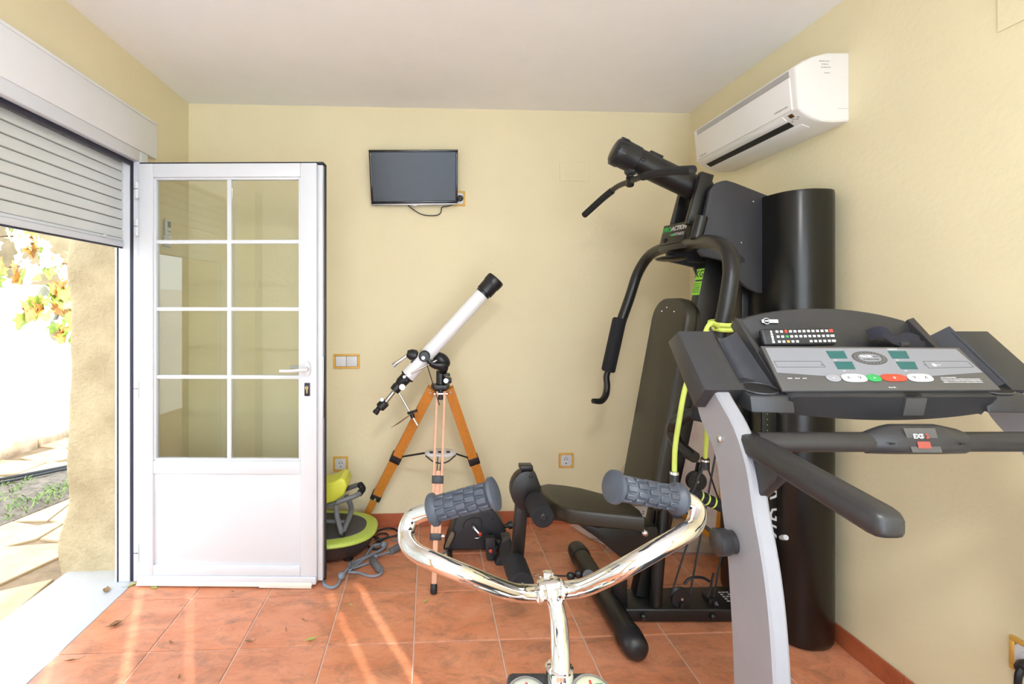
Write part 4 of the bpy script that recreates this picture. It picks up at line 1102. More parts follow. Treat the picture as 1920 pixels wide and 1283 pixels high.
MB().tube([(1.21,2.05,0.083), (1.224,2.05,0.129), (1.231,2.05,0.164), (1.236,2.05,0.187)], .005, 8, 4).build('cable_end', M_cable, gy)
MB().tube([(1.09,2.02,0.159), (1.106,2.02,0.179), (1.134,2.02,0.188), (1.177,2.03,0.179), (1.211,2.04,0.158)], .006, 8, 5).build('cable_end', M_cable, gy)

# ================================================================ TREADMILL
CU, SU = math.cos(YAW), math.sin(YAW)
def tm(u, v, z): return Vector((u*CU + v*SU, v*CU - u*SU, z))     # the machine stands at a slight angle to the room
M_tmgrey = mat('silver_grey_paint', (0.30, 0.30, 0.325), .35, var=.02, scale=20)
M_tmblk = mat('charcoal_moulded_plastic', (0.030, 0.030, 0.033), .38, var=.06, scale=40, bump=.05, bscale=500)
M_tmblk2 = mat('charcoal_rubber_grip', (0.026, 0.025, 0.026), .40, var=.06, scale=40)
M_panel = mat('silver_console_film', (0.235, 0.24, 0.265), .4, 0, var=.01)
M_pdark = mat('graphite_console_film', (0.085, 0.082, 0.080), .4, var=.04)
M_lcd = mat('teal_lcd', (0.016, 0.11, 0.11), .15, var=.04)
M_red = mat('red_button', (0.60, 0.06, 0.03), .35, var=.03)
M_grn = mat('green_button', (0.03, 0.33, 0.09), .35, var=.03)
UC, UL = .968, .57
td = thing('treadmill', 'grey and charcoal treadmill with a wide console in front of the gym', 'treadmill', tuple(tm(UC, .75, 0)))
def prismuv(poly, u0, u1, bevel=0.0, seg=2):
    return MB().prism([tm(u0, v, z) for v, z in poly], tm(u1, 0, 0) - tm(u0, 0, 0), bevel, seg)
# curved uprights
nr = [(1.150, 1.185), (1.122, 1.163), (1.096, 1.138), (1.035, 1.088), (.992, 1.02), (.968, .936), (.940, .85), (.921, .76), (.908, .643), (.90, .5), (.895, .3), (.893, .045)]
def upright(u0, u1, lab=None):
    P = catmull([(0, a, b) for a, b in nr], 3)
    rings = []
    n = len(P)
    for i, p in enumerate(P):
        t = (P[min(i+1, n-1)] - P[max(i-1, 0)]).normalized()
        nn = Vector((0, -t.z, t.y))             # towards the back of the bar
        if nn.y < 0: nn = -nn
        dp = .085 + .045*min(1, i/n*1.6)
        ring = []
        for a, b in ((0, 0), (.007, -.004), (.038, -.004), (.045, 0), (.045, 1), (.038, 1.02), (.007, 1.02), (0, 1)):
            q = p + nn*(b*dp if b > 0 else b)
            ring.append(tm(u0 + a*(u1 - u0)/.045, q.y, q.z))
        rings.append(ring)
    return MB().ring_loft(rings).build('upright', M_tmgrey, td, angle=30)
up1 = upright(.600, .634)
up2 = upright(1.302, 1.336)
for u_ in (.5995, 1.3365):
    s_ = -1 if u_ < 1 else 1
    MB().lathe(tm(u_, 1.085, 1.052), tm(u_ + s_*.005, 1.085, 1.052), [(0, .010), (.5, .010), (1, .006)], 14).build('bolt', M_metal, td)
    MB().lathe(tm(u_, 1.035, .845), tm(u_ + s_*.040, 1.035, .845), [(0, .024), (.25, .024), (.35, .027), (.9, .028), (1, .022)], 22).build('folding_knob', M_tmblk2, td)
# console shoulder covers
cv = [(1.098, 1.158), (1.233, 1.283), (1.290, 1.252), (1.150, 1.108)]
prismuv(cv, .572, .668, .006).build('shoulder_cover', M_tmblk, td)
prismuv(cv, 1.268, 1.364, .006).build('shoulder_cover', M_tmblk, td)
# bottle holders: a scooped channel with a cup hole at its foot
sl = Vector((0, .135, .125)); sln = Vector((0, -.68, .73))
M_tmgloss = mat('charcoal_satin_plastic', (0.050, 0.053, 0.062), .24, var=.05, scale=40)
def scoop(uc, ua, ub):
    def f(s, t):
        base = Vector((0, 1.118, 1.166)) + sl*.98*t
        a = math.pi*s
        uu = ua + (ub - ua)*s
        p = base - sln*.046*math.sin(a)**1.2 + sln*.010
        return tm(uu, p.y, p.z)
    o = MB().grid(f, 20, 8, .012, tm(0, .68, -.73)).build('bottle_holder', M_tmgloss, td, angle=60)
    MB().hexa([tm(ua, 1.072, 1.112), tm(ub, 1.062, 1.112), tm(ub, 1.20, 1.122), tm(ua, 1.20, 1.122), tm(ua, 1.078, 1.148), tm(ub, 1.070, 1.150), tm(ub, 1.19, 1.176), tm(ua, 1.19, 1.176)], .004).build('holder_shelf', M_tmblk, o)
    n_ = tm(0, -.22, 1).normalized()
    MB().disc(tm(uc, 1.112, 1.1595), n_, .0345, 26, 1.12).build('cup_hole', M_hole, o)
    MB().tube([tm(uc, 1.112, 1.1595) + tm(.039*math.cos(a), .034*math.sin(a), .0075*math.sin(a)) for a in [2*math.pi*k/20 for k in range(20)]], .0022, 8, 2, closed=True).build('cup_rim', M_tmgloss, o)
scoop(.703, .662, .752)
scoop(1.233, 1.184, 1.274)
# centre body
body = [(1.073, 1.158), (1.057, 1.150), (1.090, 1.106), (1.20, 1.125), (1.300, 1.225), (1.300, 1.262), (1.262, 1.262), (1.238, 1.226), (1.178, 1.222), (1.168, 1.244)]
b = MB()
rings = []
for u_, k in ((.742, .0), (.752, 1.0), (1.184, 1.0), (1.194, .0)):
    rings.append([tm(u_, v + (.006 if k == 0 else 0), z - (.004 if k == 0 else 0)) for v, z in body])
b.ring_loft(rings).build('console_body', M_tmblk, td)
# bowed underside lip
def lip(s, t):
    u_ = .752 + .432*s; bow = 1 - (2*s - 1)**2
    v, z = (1.057 + (1.092 - 1.057)*t - .012*bow*t, 1.150 - .044*t - .012*bow*t)
    return tm(u_, v - .001, z)
MB().grid(lip, 18, 3, .02, tm(0, .8, .2)).build('console_lip', M_tmblk, td, angle=50)
MB().prism([tm(.985, 1.052, 1.147), tm(1.030, 1.052, 1.147), tm(1.040, 1.071, 1.106), tm(.995, 1.071, 1.106)], tm(0, .01, .002), 0).build('safety_key_slot', M_pdark, td)
MB().prism([tm(.990, 1.053, 1.1535), tm(1.020, 1.053, 1.1535), tm(1.020, 1.062, 1.158), tm(.990, 1.062, 1.158)], tm(0, .002, .001)).build('safety_key', M_hole, td)
# reading rack behind the panel with its arched top
ar = []
for k in range(25):
    s = k/24; u_ = .742 + .452*s
    ar.append((u_, 1.306 + .034*(1 - abs(2*s - .96)**2.2) - (.012 if s > .97 else 0)))
pl_ = [tm(.748, 1.236, 1.224)] + [tm(u_, 1.236 + (z - 1.224)*.30, z) for u_, z in ar] + [tm(1.188, 1.236, 1.224)]
MB().prism(pl_, tm(0, .020, .0), .003).build('reading_rack', M_tmblk, td)
for u_, s in ((.742, 1), (1.194, -1)):
    MB().hexa([tm(u_, 1.088, 1.150), tm(u_ + .010*s, 1.080, 1.152), tm(u_ + .010*s, 1.10, 1.11), tm(u_, 1.11, 1.112), tm(u_ - .006*s, 1.262, 1.318), tm(u_ + .012*s, 1.262, 1.312), tm(u_ + .012*s, 1.285, 1.29), tm(u_ - .006*s, 1.285, 1.295)], .002).build('rack_side', M_tmblk, td)
# maker's badge on the rack
bc_ = tm(.818, 1.255, 1.308); bx = tm(1, 0, 0); bu = tm(0, .30, 1).normalized(); bnm = bx.cross(bu)
MB().obox(bc_ + bx*.004, .042, .002, .009, Matrix((bx, -bnm, bu)).transposed(), .0005).build('badge', M_wprint, td)
bg_ = MB().cyl(bc_ - bx*.006 + bnm*.0010, bc_ - bx*.006 + bnm*.0022, .0085, seg=20).build('badge_ring', M_wprint, td)
MB().cyl(bc_ - bx*.006 + bnm*.0018, bc_ - bx*.006 + bnm*.0028, .0068, seg=20).build('badge_disc', M_hole, bg_)
marks('badge_print', M_wprint, td, bc_ - bx*.006 + bnm*.0029, bx, bu, .010, .005, 41, .0003)
marks('badge_print', M_tmgrey, td, bc_ + bx*.014 + bnm*.0012, bx, bu, .016, .0022, 42, .0002)
# console panel
pu = tm(1, 0, 0); ps = tm(0, .095, .087).normalized(); pnm = pu.cross(ps)
p00 = tm(UC, 1.07, 1.161)
def pp(ab, d=0.0): return p00 + pu*ab[0] + ps*ab[1] + pnm*d
def plate(name, pts, m, d, th=.0012, par=None, bev=0):
    return MB().prism([pp(q, d) for q in pts], pnm*th, bev).build(name, m, par or td)
pan = plate('display_panel', [(-0.2406,-0.0016), (0.2417,0.0013), (0.2452,0.1267), (-0.2261,0.1319)], M_pdark, -.004, .006, bev=.001)
plate('silver_film', [(-0.2188,0.1258), (0.2336,0.1215), (0.2394,0.0496), (0.1245,0.0403), (0.0596,0.0373), (-0.1091,0.0373), (-0.1314,0.0403), (-0.2282,0.0496)], M_panel, .0021, .0005, pan)
for q in ([(-0.0808,0.1147), (-0.0377,0.1147), (-0.0429,0.0913), (-0.0829,0.0913)], [(-0.081,0.0815), (-0.0389,0.0815), (-0.0439,0.059), (-0.0843,0.059)], [(0.0662,0.1147), (0.1093,0.1147), (0.1019,0.0913), (0.062,0.0913)], [(0.0628,0.0815), (0.1063,0.0815), (0.0991,0.059), (0.06,0.059)]):
    plate('lcd_display', q, M_lcd, .0027, .0006, pan)
def oval(c, rx, ry, n=28, e=1.0, sk=0.0):
    out = []
    for k in range(n):
        a = 2*math.pi*k/n; ca, sa = math.cos(a), math.sin(a)
        out.append((c[0] + rx*math.copysign(abs(ca)**e, ca) , c[1] + ry*math.copysign(abs(sa)**e, sa)))
    return out
oc = (0.0093,0.0929)
plate('track_display', oval(oc, .040, .021), M_pdark, .0027, .0006, pan)
plate('track_centre', oval(oc, .026, .012, e=.8), M_panel, .0034, .0005, pan)
dt = MB()
for k in range(24):
    a = 2*math.pi*k/24; dt.cyl(pp((oc[0] + .033*math.cos(a), oc[1] + .0165*math.sin(a)), .0032), pp((oc[0] + .033*math.cos(a), oc[1] + .0165*math.sin(a)), .0037), .0011, seg=6)
dt.build('track_lights', M_panel, pan)
text('PACER', 'print', M_wprint, pan, pp((oc[0] - .006, oc[1] + .004), .0041), pu, ps, .009, bold=.0003, ext=.0002)
marks('print', M_pdark, pan, pp((oc[0] + .015, oc[1] + .003), .0041), pu, ps, .012, .003, 43, .0002)
marks('print', M_pdark, pan, pp((oc[0], oc[1] - .005), .0041), pu, ps, .036, .0035, 44, .0002)
for c_, rx, ry, m, e in (((-0.1105,0.0327), .0165, .0105, M_tmgrey, 1.0), ((-0.0637,0.0327), .028, .0115, M_wprint, .7), ((-0.0192,0.0327), .016, .0105, M_grn, .9), ((0.0257,0.0334), .028, .0105, M_red, .7), ((0.0846,0.0334), .028, .0115, M_wprint, .7)):
    o = plate('button', oval(c_, rx, ry, 24, e), m, .0027, .0022, pan, .0006)
for c_ in ((-0.0637,0.0327), (0.0846,0.0334)):
    for s_ in ('V', '^'):
        text(s_, 'print', M_pdark, pan, pp((c_[0] + (-.013 if (s_ == '^') == (c_[0] < -.0) else .013), c_[1] - (.003 if s_ == '^' else 0)), .0052), pu, ps, .012 if s_ == 'V' else .017, ext=.0002)
text('o', 'print', M_wprint, pan, pp((0.0257,0.0334), .0052), pu, ps, .012, ext=.0002)
text('o', 'print', M_wprint, pan, pp((-0.0192,0.0327), .0052), pu, ps, .009, ext=.0002)
text('o', 'print', M_wprint, pan, pp((-0.1105,0.0327), .0052), pu, ps, .008, ext=.0002)
for k in range(4):
    marks('print', M_wprint, pan, pp(((0.1742,0.0296)[0] - (.024 if k == 0 else 0), (0.1742,0.0296)[1] + .0055 - .0045*k), .0026), pu, ps, .034 if k == 0 else .088, .0026, 50 + k, .0002)
for k in range(3):
    marks('print', M_wprint, pan, pp(((-0.2078,0.0327)[0] + .017*k, (-0.2078,0.0327)[1]), .0026), pu, ps, .010, .003, 60 + k, .0002)
marks('print', M_wprint, pan, pp((0.0058,0.0072), .0026), pu, ps, .016, .003, 64, .0002)
for a, b_, c_, d_ in (((-0.2192,0.0831), (-0.1112,0.0831), (-0.1088,0.0654), (-0.2205,0.0654)), ((0.1273,0.0831), (0.2303,0.0831), (0.2312,0.0654), (0.1258,0.0622))):
    for p_, q_ in ((a, b_), (b_, c_), (c_, d_), (d_, a)):
        MB().beam(pp(p_, .0029), pp(q_, .0029), .0008, .0005, up=pnm).build('outline', M_pdark, pan)
for c_ in ((-0.1138,0.0718), (0.1241,0.0718)):
    MB().disc(pp(c_, .0031), pnm, .0022, 10).build('dot', M_pdark, pan)
MB().disc(pp((0.1451,0.0718), .0031), pnm, .0048, 16).build('print_dot', M_wprint, pan)
marks('print', M_wprint, pan, pp((0.1562,0.0718), .0029), pu, ps, .011, .0026, 65, .0002)
for c_ in ((-0.0745,0.0864), (-0.0724,0.0543), (0.0699,0.0864), (0.0677,0.0543)):
    marks('print', M_wprint, pan, pp((c_[0], c_[1]), .0028), pu, ps, .005, .003, 66, .0002)
marks('print', M_wprint, pan, pp((0.0816,0.1207), .0028), pu, ps, .024, .0035, 67, .0002)
for k in range(4):
    marks('print', M_tmgrey, td, tm(.955, 1.0640 + .0022*k, 1.137 - .005*k), pu, tm(0, -.6, .8), .034, .0022, 70 + k, .0002)
marks('print', M_tmgrey, td, tm(.915, 1.0640, 1.137), pu, tm(0, -.6, .8), .018, .003, 75, .0002)
# cross bar with the pulse pod
vb, zb_ = 1.02, 1.063
MB().cyl(tm(.64, vb, zb_ - .001), tm(1.30, vb, zb_), .0205, seg=22).build('cross_bar', M_tmblk2, td)
pod = [(.868, .0215), (.880, .026), (.905, .034), (.925, .038), (1.010, .038), (1.030, .034), (1.058, .028), (1.072, .0225)]
rings = []
for u_, r_ in pod:
    ring = []
    for k in range(16):
        a = 2*math.pi*k/16
        ring.append(tm(u_, vb - r_*math.cos(a)*.85, zb_ - .001 + (r_*1.0 if math.sin(a) > 0 else .0235)*math.sin(a)))
    rings.append(ring)
pdo = MB().ring_loft(rings).build('pulse_pod', M_tmblk, td, angle=50)
fcv = vb - .0335
MB().prism([tm(.935, fcv, zb_ - .012), tm(.995, fcv, zb_ - .012), tm(.990, fcv + .010, zb_ + .0345), tm(.925, fcv + .010, zb_ + .0345)], tm(0, -.0012, -.0003)).build('pod_plate', M_pdark, pdo)
ppu, ppz = tm(1, 0, 0), tm(0, .012, .046).normalized()
text('EXS', 'lettering', M_wprint, pdo, tm(.951, fcv + .0035, zb_ + .019) , ppu, ppz, .0125, bold=.0004)
text('2', 'lettering', M_red, pdo, tm(.969, fcv + .0035, zb_ + .019), ppu, ppz, .0125, bold=.0004)
MB().prism([tm(.947, fcv - .0003, zb_ - .004), tm(.973, fcv - .0003, zb_ - .004), tm(.972, fcv + .0025, zb_ + .009), tm(.946, fcv + .0025, zb_ + .009)], tm(0, -.0014, 0)).build('pulse_label', mat('dull_red_print', (.34, .07, .05), .5, var=.03), pdo)
for u_ in (.897, 1.040):
    MB().obox(tm(u_, vb - .031, zb_ + .004), .010, .003, .003).build('screw_slot', M_hole, pdo)
# side handles reaching towards the runner
def handle(u_):
    a, b = tm(u_, 1.075, 1.062), tm(u_, .690, 1.033)
    rings = []
    for t, k in ((-.01, .75), (0, .95), (.02, 1.0), (.94, 1.0), (.975, .93), (.995, .75), (1.0, .5)):
        c_ = a.lerp(b, t)
        rings.append([c_ + pu*x*.0235*k + Vector((0, 0, 1))*z*.0205*k for x, z in ((-1, -.55), (-.8, -.9), (-.4, -1), (.4, -1), (.8, -.9), (1, -.55), (1, .55), (.8, .9), (.4, 1), (-.4, 1), (-.8, .9), (-1, .55))])
    o = MB().ring_loft(rings).build('side_handle', M_tmblk2, td, angle=60)
    MB().prism([tm(u_ - .012, 1.03, 1.04), tm(u_ - .012, .915, 1.035), tm(u_ - .012, .925, 1.015), tm(u_ - .012, .985, .955), tm(u_ - .012, 1.005, .955)], tm(.024, 0, 0), .004).build('handle_gusset', M_tmblk2, o)
handle(.628); handle(1.308)
# deck and feet (below the view)
MB().hexa([tm(.59, -.72, .06), tm(1.345, -.72, .06), tm(1.345, .98, .06), tm(.59, .98, .06), tm(.59, -.72, .13), tm(1.345, -.72, .13), tm(1.345, .98, .15), tm(.59, .98, .15)], .01).build('deck', M_tmblk, td)
MB().hexa([tm(.70, -.70, .131), tm(1.235, -.70, .131), tm(1.235, .74, .148), tm(.70, .74, .148), tm(.70, -.70, .1345), tm(1.235, -.70, .1345), tm(1.235, .74, .1515), tm(.70, .74, .1515)]).build('running_belt', M_foam, td)
MB().hexa([tm(.60, .72, .13), tm(1.335, .72, .13), tm(1.335, 1.00, .10), tm(.60, 1.00, .10), tm(.62, .76, .27), tm(1.315, .76, .27), tm(1.315, .96, .24), tm(.62, .96, .24)], .02, 3).build('motor_hood', M_tmblk, td)
for u_ in (.64, 1.295):
    for v_ in (-.62, .90):
        MB().cyl(tm(u_, v_, 0), tm(u_, v_, .062), .028, seg=16).build('foot', M_black, td)

# television remote lying on the rack ledge
M_key = mat('white_keys', (.75, .75, .75), .5, var=.02)
r0, r1 = tm(.772, 1.212, 1.2675), tm(.948, 1.212, 1.2705)
rx_ = (r1 - r0).normalized(); ru = tm(0, .33, .90).normalized(); rn = rx_.cross(ru).normalized()
MRr = Matrix((rx_, ru, rn)).transposed()
rem = thing('remote_control', 'black television remote lying on the treadmill console', 'remote control', tuple(r0.lerp(r1, .5) - Vector((0, 0, .03))))
cR = r0.lerp(r1, .5)
MB().obox(cR, .178, .044, .018, MRr, .006, 3).build('case', M_blackm, rem)
for j in range(3):
    for k in range(13):
        m = M_key
        if k == 2: m = (M_lime, M_grn, M_red)[j] if j else M_orange
        if j == 2 and k == 12: m = M_red
        if (j == 0 and k in (5, 6)): continue
        MB().obox(cR + rx_*(-.052 + .0112*k) + ru*(-.013 + .013*j) + rn*.0095, .0062 if k != 12 else .009, .0055 if m is not M_red else .008, .002, MRr).build('button', m, rem)
marks('print', M_key, rem, cR - rx_*.066 + rn*.0092, ru, -rx_, .032, .006, 76)
# folded black strap on the ledge
def strap(pts, w, updir):
    P = catmull(pts, 6); m_ = MB(); up_ = Vector(updir).normalized()
    rr = []
    for i, p in enumerate(P):
        t = (P[min(i+1, len(P)-1)] - P[max(i-1, 0)]).normalized(); s = (up_ - t*up_.dot(t)).normalized(); n = t.cross(s)
        rr.append([p - s*w/2 - n*.0011, p + s*w/2 - n*.0011, p + s*w/2 + n*.0011, p - s*w/2 + n*.0011])
    m_.ring_loft(rr); return m_
M_strap = mat('navy_black_webbing', (.014, .014, .024), .8, var=.12, scale=80, bump=.2, bscale=500)
sp = thing('chest_strap', 'black elastic strap folded on the treadmill console', 'strap', tuple(tm(1.12, 1.21, 1.228)))
strap([tm(1.050, 1.225, 1.272), tm(1.065, 1.205, 1.283), tm(1.085, 1.195, 1.266), tm(1.115, 1.195, 1.256), tm(1.150, 1.20, 1.250), tm(1.178, 1.205, 1.246)], .030, tm(0, .5, .85)).build('band', M_strap, sp)
strap([tm(1.172, 1.215, 1.262), tm(1.14, 1.208, 1.270), tm(1.112, 1.205, 1.262), tm(1.100, 1.195, 1.248)], .026, tm(0, .5, .85)).build('band', M_strap, sp)
MB().obox(tm(1.107, 1.188, 1.252), .022, .008, .014, None, .003).build('buckle', M_blackm, sp)

# ================================================================ EXERCISE BIKE (chrome handlebar in the foreground)
M_chrome = mat('polished_chrome', (0.80, 0.79, 0.78), .05, 1.0, var=.01, scale=60)
M_grip = mat('slate_rubber_grip', (0.045, 0.052, 0.068), .5, var=.08, scale=60)
bk = thing('exercise_bike', 'old exercise bike with a chrome swept handlebar in the foreground', 'exercise bike', tuple(tm(.15, .45, 0)))
hl = [(0.193,0.767,0.892), (0.175,0.762,0.893), (0.144,0.749,0.902), (0.119,0.73,0.918), (0.065,0.698,0.957), (0.028,0.694,0.975), (0.002,0.701,0.983), (-0.018,0.722,0.983), (-0.03,0.737,0.988), (-0.034,0.753,0.995), (-0.032,0.762,1.006), (-0.023,0.767,1.017), (0.002,0.756,1.03), (0.03,0.739,1.043)]
hr = [(0.193,0.767,0.892), (0.214,0.761,0.897), (0.234,0.745,0.909), (0.249,0.724,0.928), (0.28,0.687,0.97), (0.328,0.68,1.001), (0.372,0.693,1.015), (0.398,0.712,1.017), (0.415,0.731,1.026), (0.416,0.741,1.036), (0.402,0.741,1.045), (0.383,0.737,1.051), (0.355,0.724,1.06)]
for s in (hl, hr):
    MB().tube(s, .0132, 20, 7).build('handlebar', M_chrome, bk)
def grip(a, b, cap_big=False):
    a, b = Vector(a), Vector(b); t = (b - a).normalized(); L = (b - a).length
    ref = Vector((0, 0, 1)); s = t.cross(ref).normalized(); u = s.cross(t)
    g_ = MB().lathe(a, b, [(0, .0225), (.02, .0245), (.06, .0245), (.10, .0180), (.14, .0165), (.86, .0165), (.90, .0185), (.94, .0245), (.985, .0240), (1, .0200)], 28)
    for i in range(5):
        for k in range(9):
            an = 2*math.pi*(k + .5*(i % 2))/9; rd = s*math.cos(an) + u*math.sin(an)
            c_ = a + t*L*(.19 + .155*i) + rd*.0162
            g_.obox(c_, .0155, .0085, .006, Matrix((t, rd.cross(t), rd)).transposed(), .0012, 1)
    return g_.build('grip', M_grip, bk, angle=40)
grip((0.005,0.746,1.035), (0.1,0.711,1.073))
grip((0.39,0.737,1.048), (0.269,0.703,1.083))
# clamp, goose-neck stem, collar
ck = Vector((0.193,0.764,0.899))
MB().lathe((0.194,0.76,0.891), (0.191,0.767,0.915), [(0, .0165), (.05, .0185), (.45, .0190), (.5, .0205), (.80, .0205), (.9, .0185), (1, .011)], 26).build('bar_clamp', M_chrome, bk)
MB().lathe((0.191,0.767,0.914), (0.191,0.769,0.924), [(0, .009), (.9, .009), (1, .007)], 6).build('clamp_bolt', M_chrome, bk)
for q_ in ((0.175,0.757,0.897), (0.209,0.756,0.9)):
    MB().lathe(Vector(q_) - pu*.004, Vector(q_) + pu*.004, [(0, .0150), (.3, .0170), (.7, .0170), (1, .0150)], 22).build('clamp_ferrule', M_chrome, bk)
MB().lathe((0.175,0.752,0.892), (0.173,0.745,0.894), [(0, .006), (1, .006)], 6).build('clamp_nut', M_metal, bk)
MB().tube([(0.194,0.762,0.897), (0.197,0.757,0.888), (0.199,0.746,0.878), (0.199,0.731,0.86), (0.194,0.706,0.84), (0.19,0.692,0.818), (0.187,0.687,0.795)], [.0118, .0120, .0125, .0135, .0140, .0140, .0140], 20, 7).build('stem', M_chrome, bk)
cl = Vector((0.19,0.697,0.816))
MB().lathe(cl + Vector((0, 0, .010)), cl + Vector((0, 0, -.075)), [(0, .0165), (.03, .0205), (.25, .0195), (.3, .022), (1, .022)], 22).build('collar', M_chrome, bk)
# instrument plate with a dial each side of the post
pz = cl.z - .036
cb = MB(); cb.obox((cl.x - .008, cl.y - .012, pz), .135, .075, .030, Matrix.Rotation(-YAW, 3, 'Z') @ Matrix.Rotation(math.radians(18), 3, 'X'), .010, 3)
cb.build('instrument_plate', M_blackm, bk)
M_dial = mat('dial_face', (.66, .66, .60), .4, var=.03)
M_clear = glass_mat('dial_glass', (.96, .98, .97))
for dx, face in ((-.050, M_dial), (.042, mat('dial_cream', (.70, .70, .56), .4, var=.03))):
    c_ = Vector((cl.x + dx, cl.y - .022, pz + .012)); n_ = Vector((0, -.35, .94)).normalized()
    d_ = MB().lathe(c_, c_ + n_*.010, [(0, .031), (.6, .032), (1, .029)], 28).build('dial', M_silver, bk)
    MB().cyl(c_ + n_*.0101, c_ + n_*.0108, .027, seg=28).build('dial_face', face, d_)
    MB().obox(c_ + n_*.0116 + Vector((0, .008, .004)), .003, .020, .0006, Matrix.Rotation(math.radians(20), 3, 'X')).build('pointer', M_red, d_)
    MB().obox(c_ + n_*.0113 + Vector((.012, .010, .004)), .010, .008, .0006, Matrix.Rotation(math.radians(20), 3, 'X')).build('dial_print', M_grn, d_)
    MB().lathe(c_ + n_*.010, c_ + n_*.017, [(0, .0285), (.6, .024), (1, .012)], 24).build('dial_glass', M_clear, d_)
# the rest of the bike below the view
fp_ = Vector((cl.x, cl.y, 0))
fdir = tm(0, 1, 0)
MB().cyl(cl + Vector((0, 0, -.07)), fp_ + fdir*.05 + Vector((0, 0, .10)), .022, seg=18).build('front_post', M_chrome, bk)
MB().tube([fp_ + fdir*.05 + Vector((0, 0, .38)), fp_ - fdir*.25 + Vector((0, 0, .30)), fp_ - fdir*.62 + Vector((0, 0, .09))], .024, 16, 6).build('main_frame', M_blackm, bk)
for v_, wd_ in ((.05, .22), (-.62, .20)):
    MB().cyl(fp_ + fdir*v_ - pu*wd_ + Vector((0, 0, .028)), fp_ + fdir*v_ + pu*wd_ + Vector((0, 0, .028)), .028, seg=16).build('floor_bar', M_blackm, bk)
MB().cyl(fp_ + fdir*.05 + Vector((0, 0, .03)), fp_ + fdir*.05 + Vector((0, 0, .12)), .022, seg=14).build('front_foot_post', M_blackm, bk)
wc = fp_ + fdir*.03 + Vector((0, 0, .30))
MB().lathe(wc - pu*.035, wc + pu*.035, [(0, .15), (.2, .19), (.8, .19), (1, .15)], 36).build('flywheel', M_silver, bk)
pc_ = fp_ - fdir*.20 + Vector((0, 0, .32))
MB().cyl(pc_ - pu*.09, pc_ + pu*.09, .012, seg=12).build('crank_axle', M_metal, bk)
for s in (-1, 1):
    MB().beam(pc_ + pu*.085*s, pc_ + pu*.085*s + fdir*.02*s + Vector((0, 0, -.15*s)), .012, .022, up=pu).build('crank', M_metal, bk)
    MB().obox(pc_ + pu*.135*s + fdir*.02*s + Vector((0, 0, -.15*s)), .085, .08, .025, None, .006).build('pedal', M_blackm, bk)
MB().cyl(fp_ - fdir*.46 + Vector((0, 0, .18)), fp_ - fdir*.54 + Vector((0, 0, .74)), .018, seg=14).build('seat_post', M_chrome, bk)
MB().ball(fp_ - fdir*.54 + Vector((0, 0, .78)), .1, 1.05, 1.3, .42).build('saddle', M_vinyl, bk)

# ================================================================ SMALL EQUIPMENT ON THE FLOOR
M_limeg = mat('lime_plastic', (0.47, 0.60, 0.10), .4, var=.03)
M_limey = mat('yellow_lime_plastic', (0.66, 0.68, 0.06), .4, var=.03)
M_mat = mat('ribbed_grey_rubber', (0.062, 0.058, 0.062), .7, var=.12, scale=60, bump=.2, bscale=300)
M_brown = mat('dark_brown_plastic', (0.035, 0.028, 0.028), .4, var=.06)
M_gtube = mat('grey_painted_tube', (0.14, 0.145, 0.16), .4, var=.05)
# vibration platform: oval, lime rim, ribbed mat
vp = thing('vibration_plate', 'oval lime and grey vibration plate behind the glazed door', 'vibration plate', (-.62, 2.68, 0))
vc = Vector((-.625, 2.695)); VA, VB = .345, .225
def ovl(kx_, z, n=48, e=.82): 
    out = []
    for k in range(n):
        a = 2*math.pi*k/n; ca, sa = math.cos(a), math.sin(a)
        out.append((vc.x + (VA + kx_)*math.copysign(abs(ca)**e, ca), vc.y + (VB + kx_)*math.copysign(abs(sa)**e, sa), z))
    return out
MB().ring_loft([ovl(-.085, .012), ovl(-.070, .018), ovl(-.030, .060), ovl(-.010, .100), ovl(-.004, .112)]).build('base_shell', M_brown, vp, angle=60)
MB().ring_loft([ovl(-.005, .1125), ovl(.002, .120), ovl(0, .130), ovl(-.012, .136), ovl(-.060, .138)]).build('rim', M_limeg, vp, angle=60)
MB().ring_loft([ovl(-.060, .1382), ovl(-.062, .1405), ovl(-.066, .1410)]).build('foot_mat', M_mat, vp, angle=60)
for dx_ in (-.2, .2):
    for dy_ in (-.09, .09):
        MB().cyl((vc.x + dx_, vc.y + dy_, 0), (vc.x + dx_, vc.y + dy_, .016), .028, seg=14).build('foot', M_black, vp)
# abdominal trainer standing on the plate
at = thing('abdominal_trainer', 'lime padded abdominal trainer with grey tube frame on the vibration plate', 'exerciser', (-.52, 2.66, .141))
def padf(u, v):
    x = -.76 + .335*u; z = .30 + .10*u**2.2 + .03*math.sin(u*3.1)
    y = 2.56 + .22*v
    return Vector((x, y, z + .02*math.sin(v*math.pi)))
q = MB()
q.prism([Vector((-0.683,2.6,0.3)), Vector((-0.555,2.6,0.289)), Vector((-0.483,2.6,0.31)), Vector((-0.446,2.6,0.344)), Vector((-0.429,2.6,0.388)), Vector((-0.441,2.6,0.42)), Vector((-0.466,2.6,0.429)), Vector((-0.51,2.6,0.407)), Vector((-0.561,2.6,0.394)), Vector((-0.683,2.6,0.387))], (0, .17, 0), .012, 3)
q.build('pad', M_limey, at)
MB().prism([(-0.681,2.59,0.29), (-0.553,2.59,0.276), (-0.492,2.59,0.292), (-0.475,2.59,0.311), (-0.553,2.59,0.29), (-0.681,2.59,0.301)], (0, .19, 0), .003).build('pad_tray', M_gtube, at)
MB().tube([(-0.477,2.57,0.317), (-0.423,2.58,0.331), (-0.37,2.6,0.345), (-0.356,2.64,0.361), (-0.376,2.68,0.366), (-0.437,2.72,0.335), (-0.47,2.74,0.316)], .013, 12, 6).build('handle_loop', M_gtube, at)
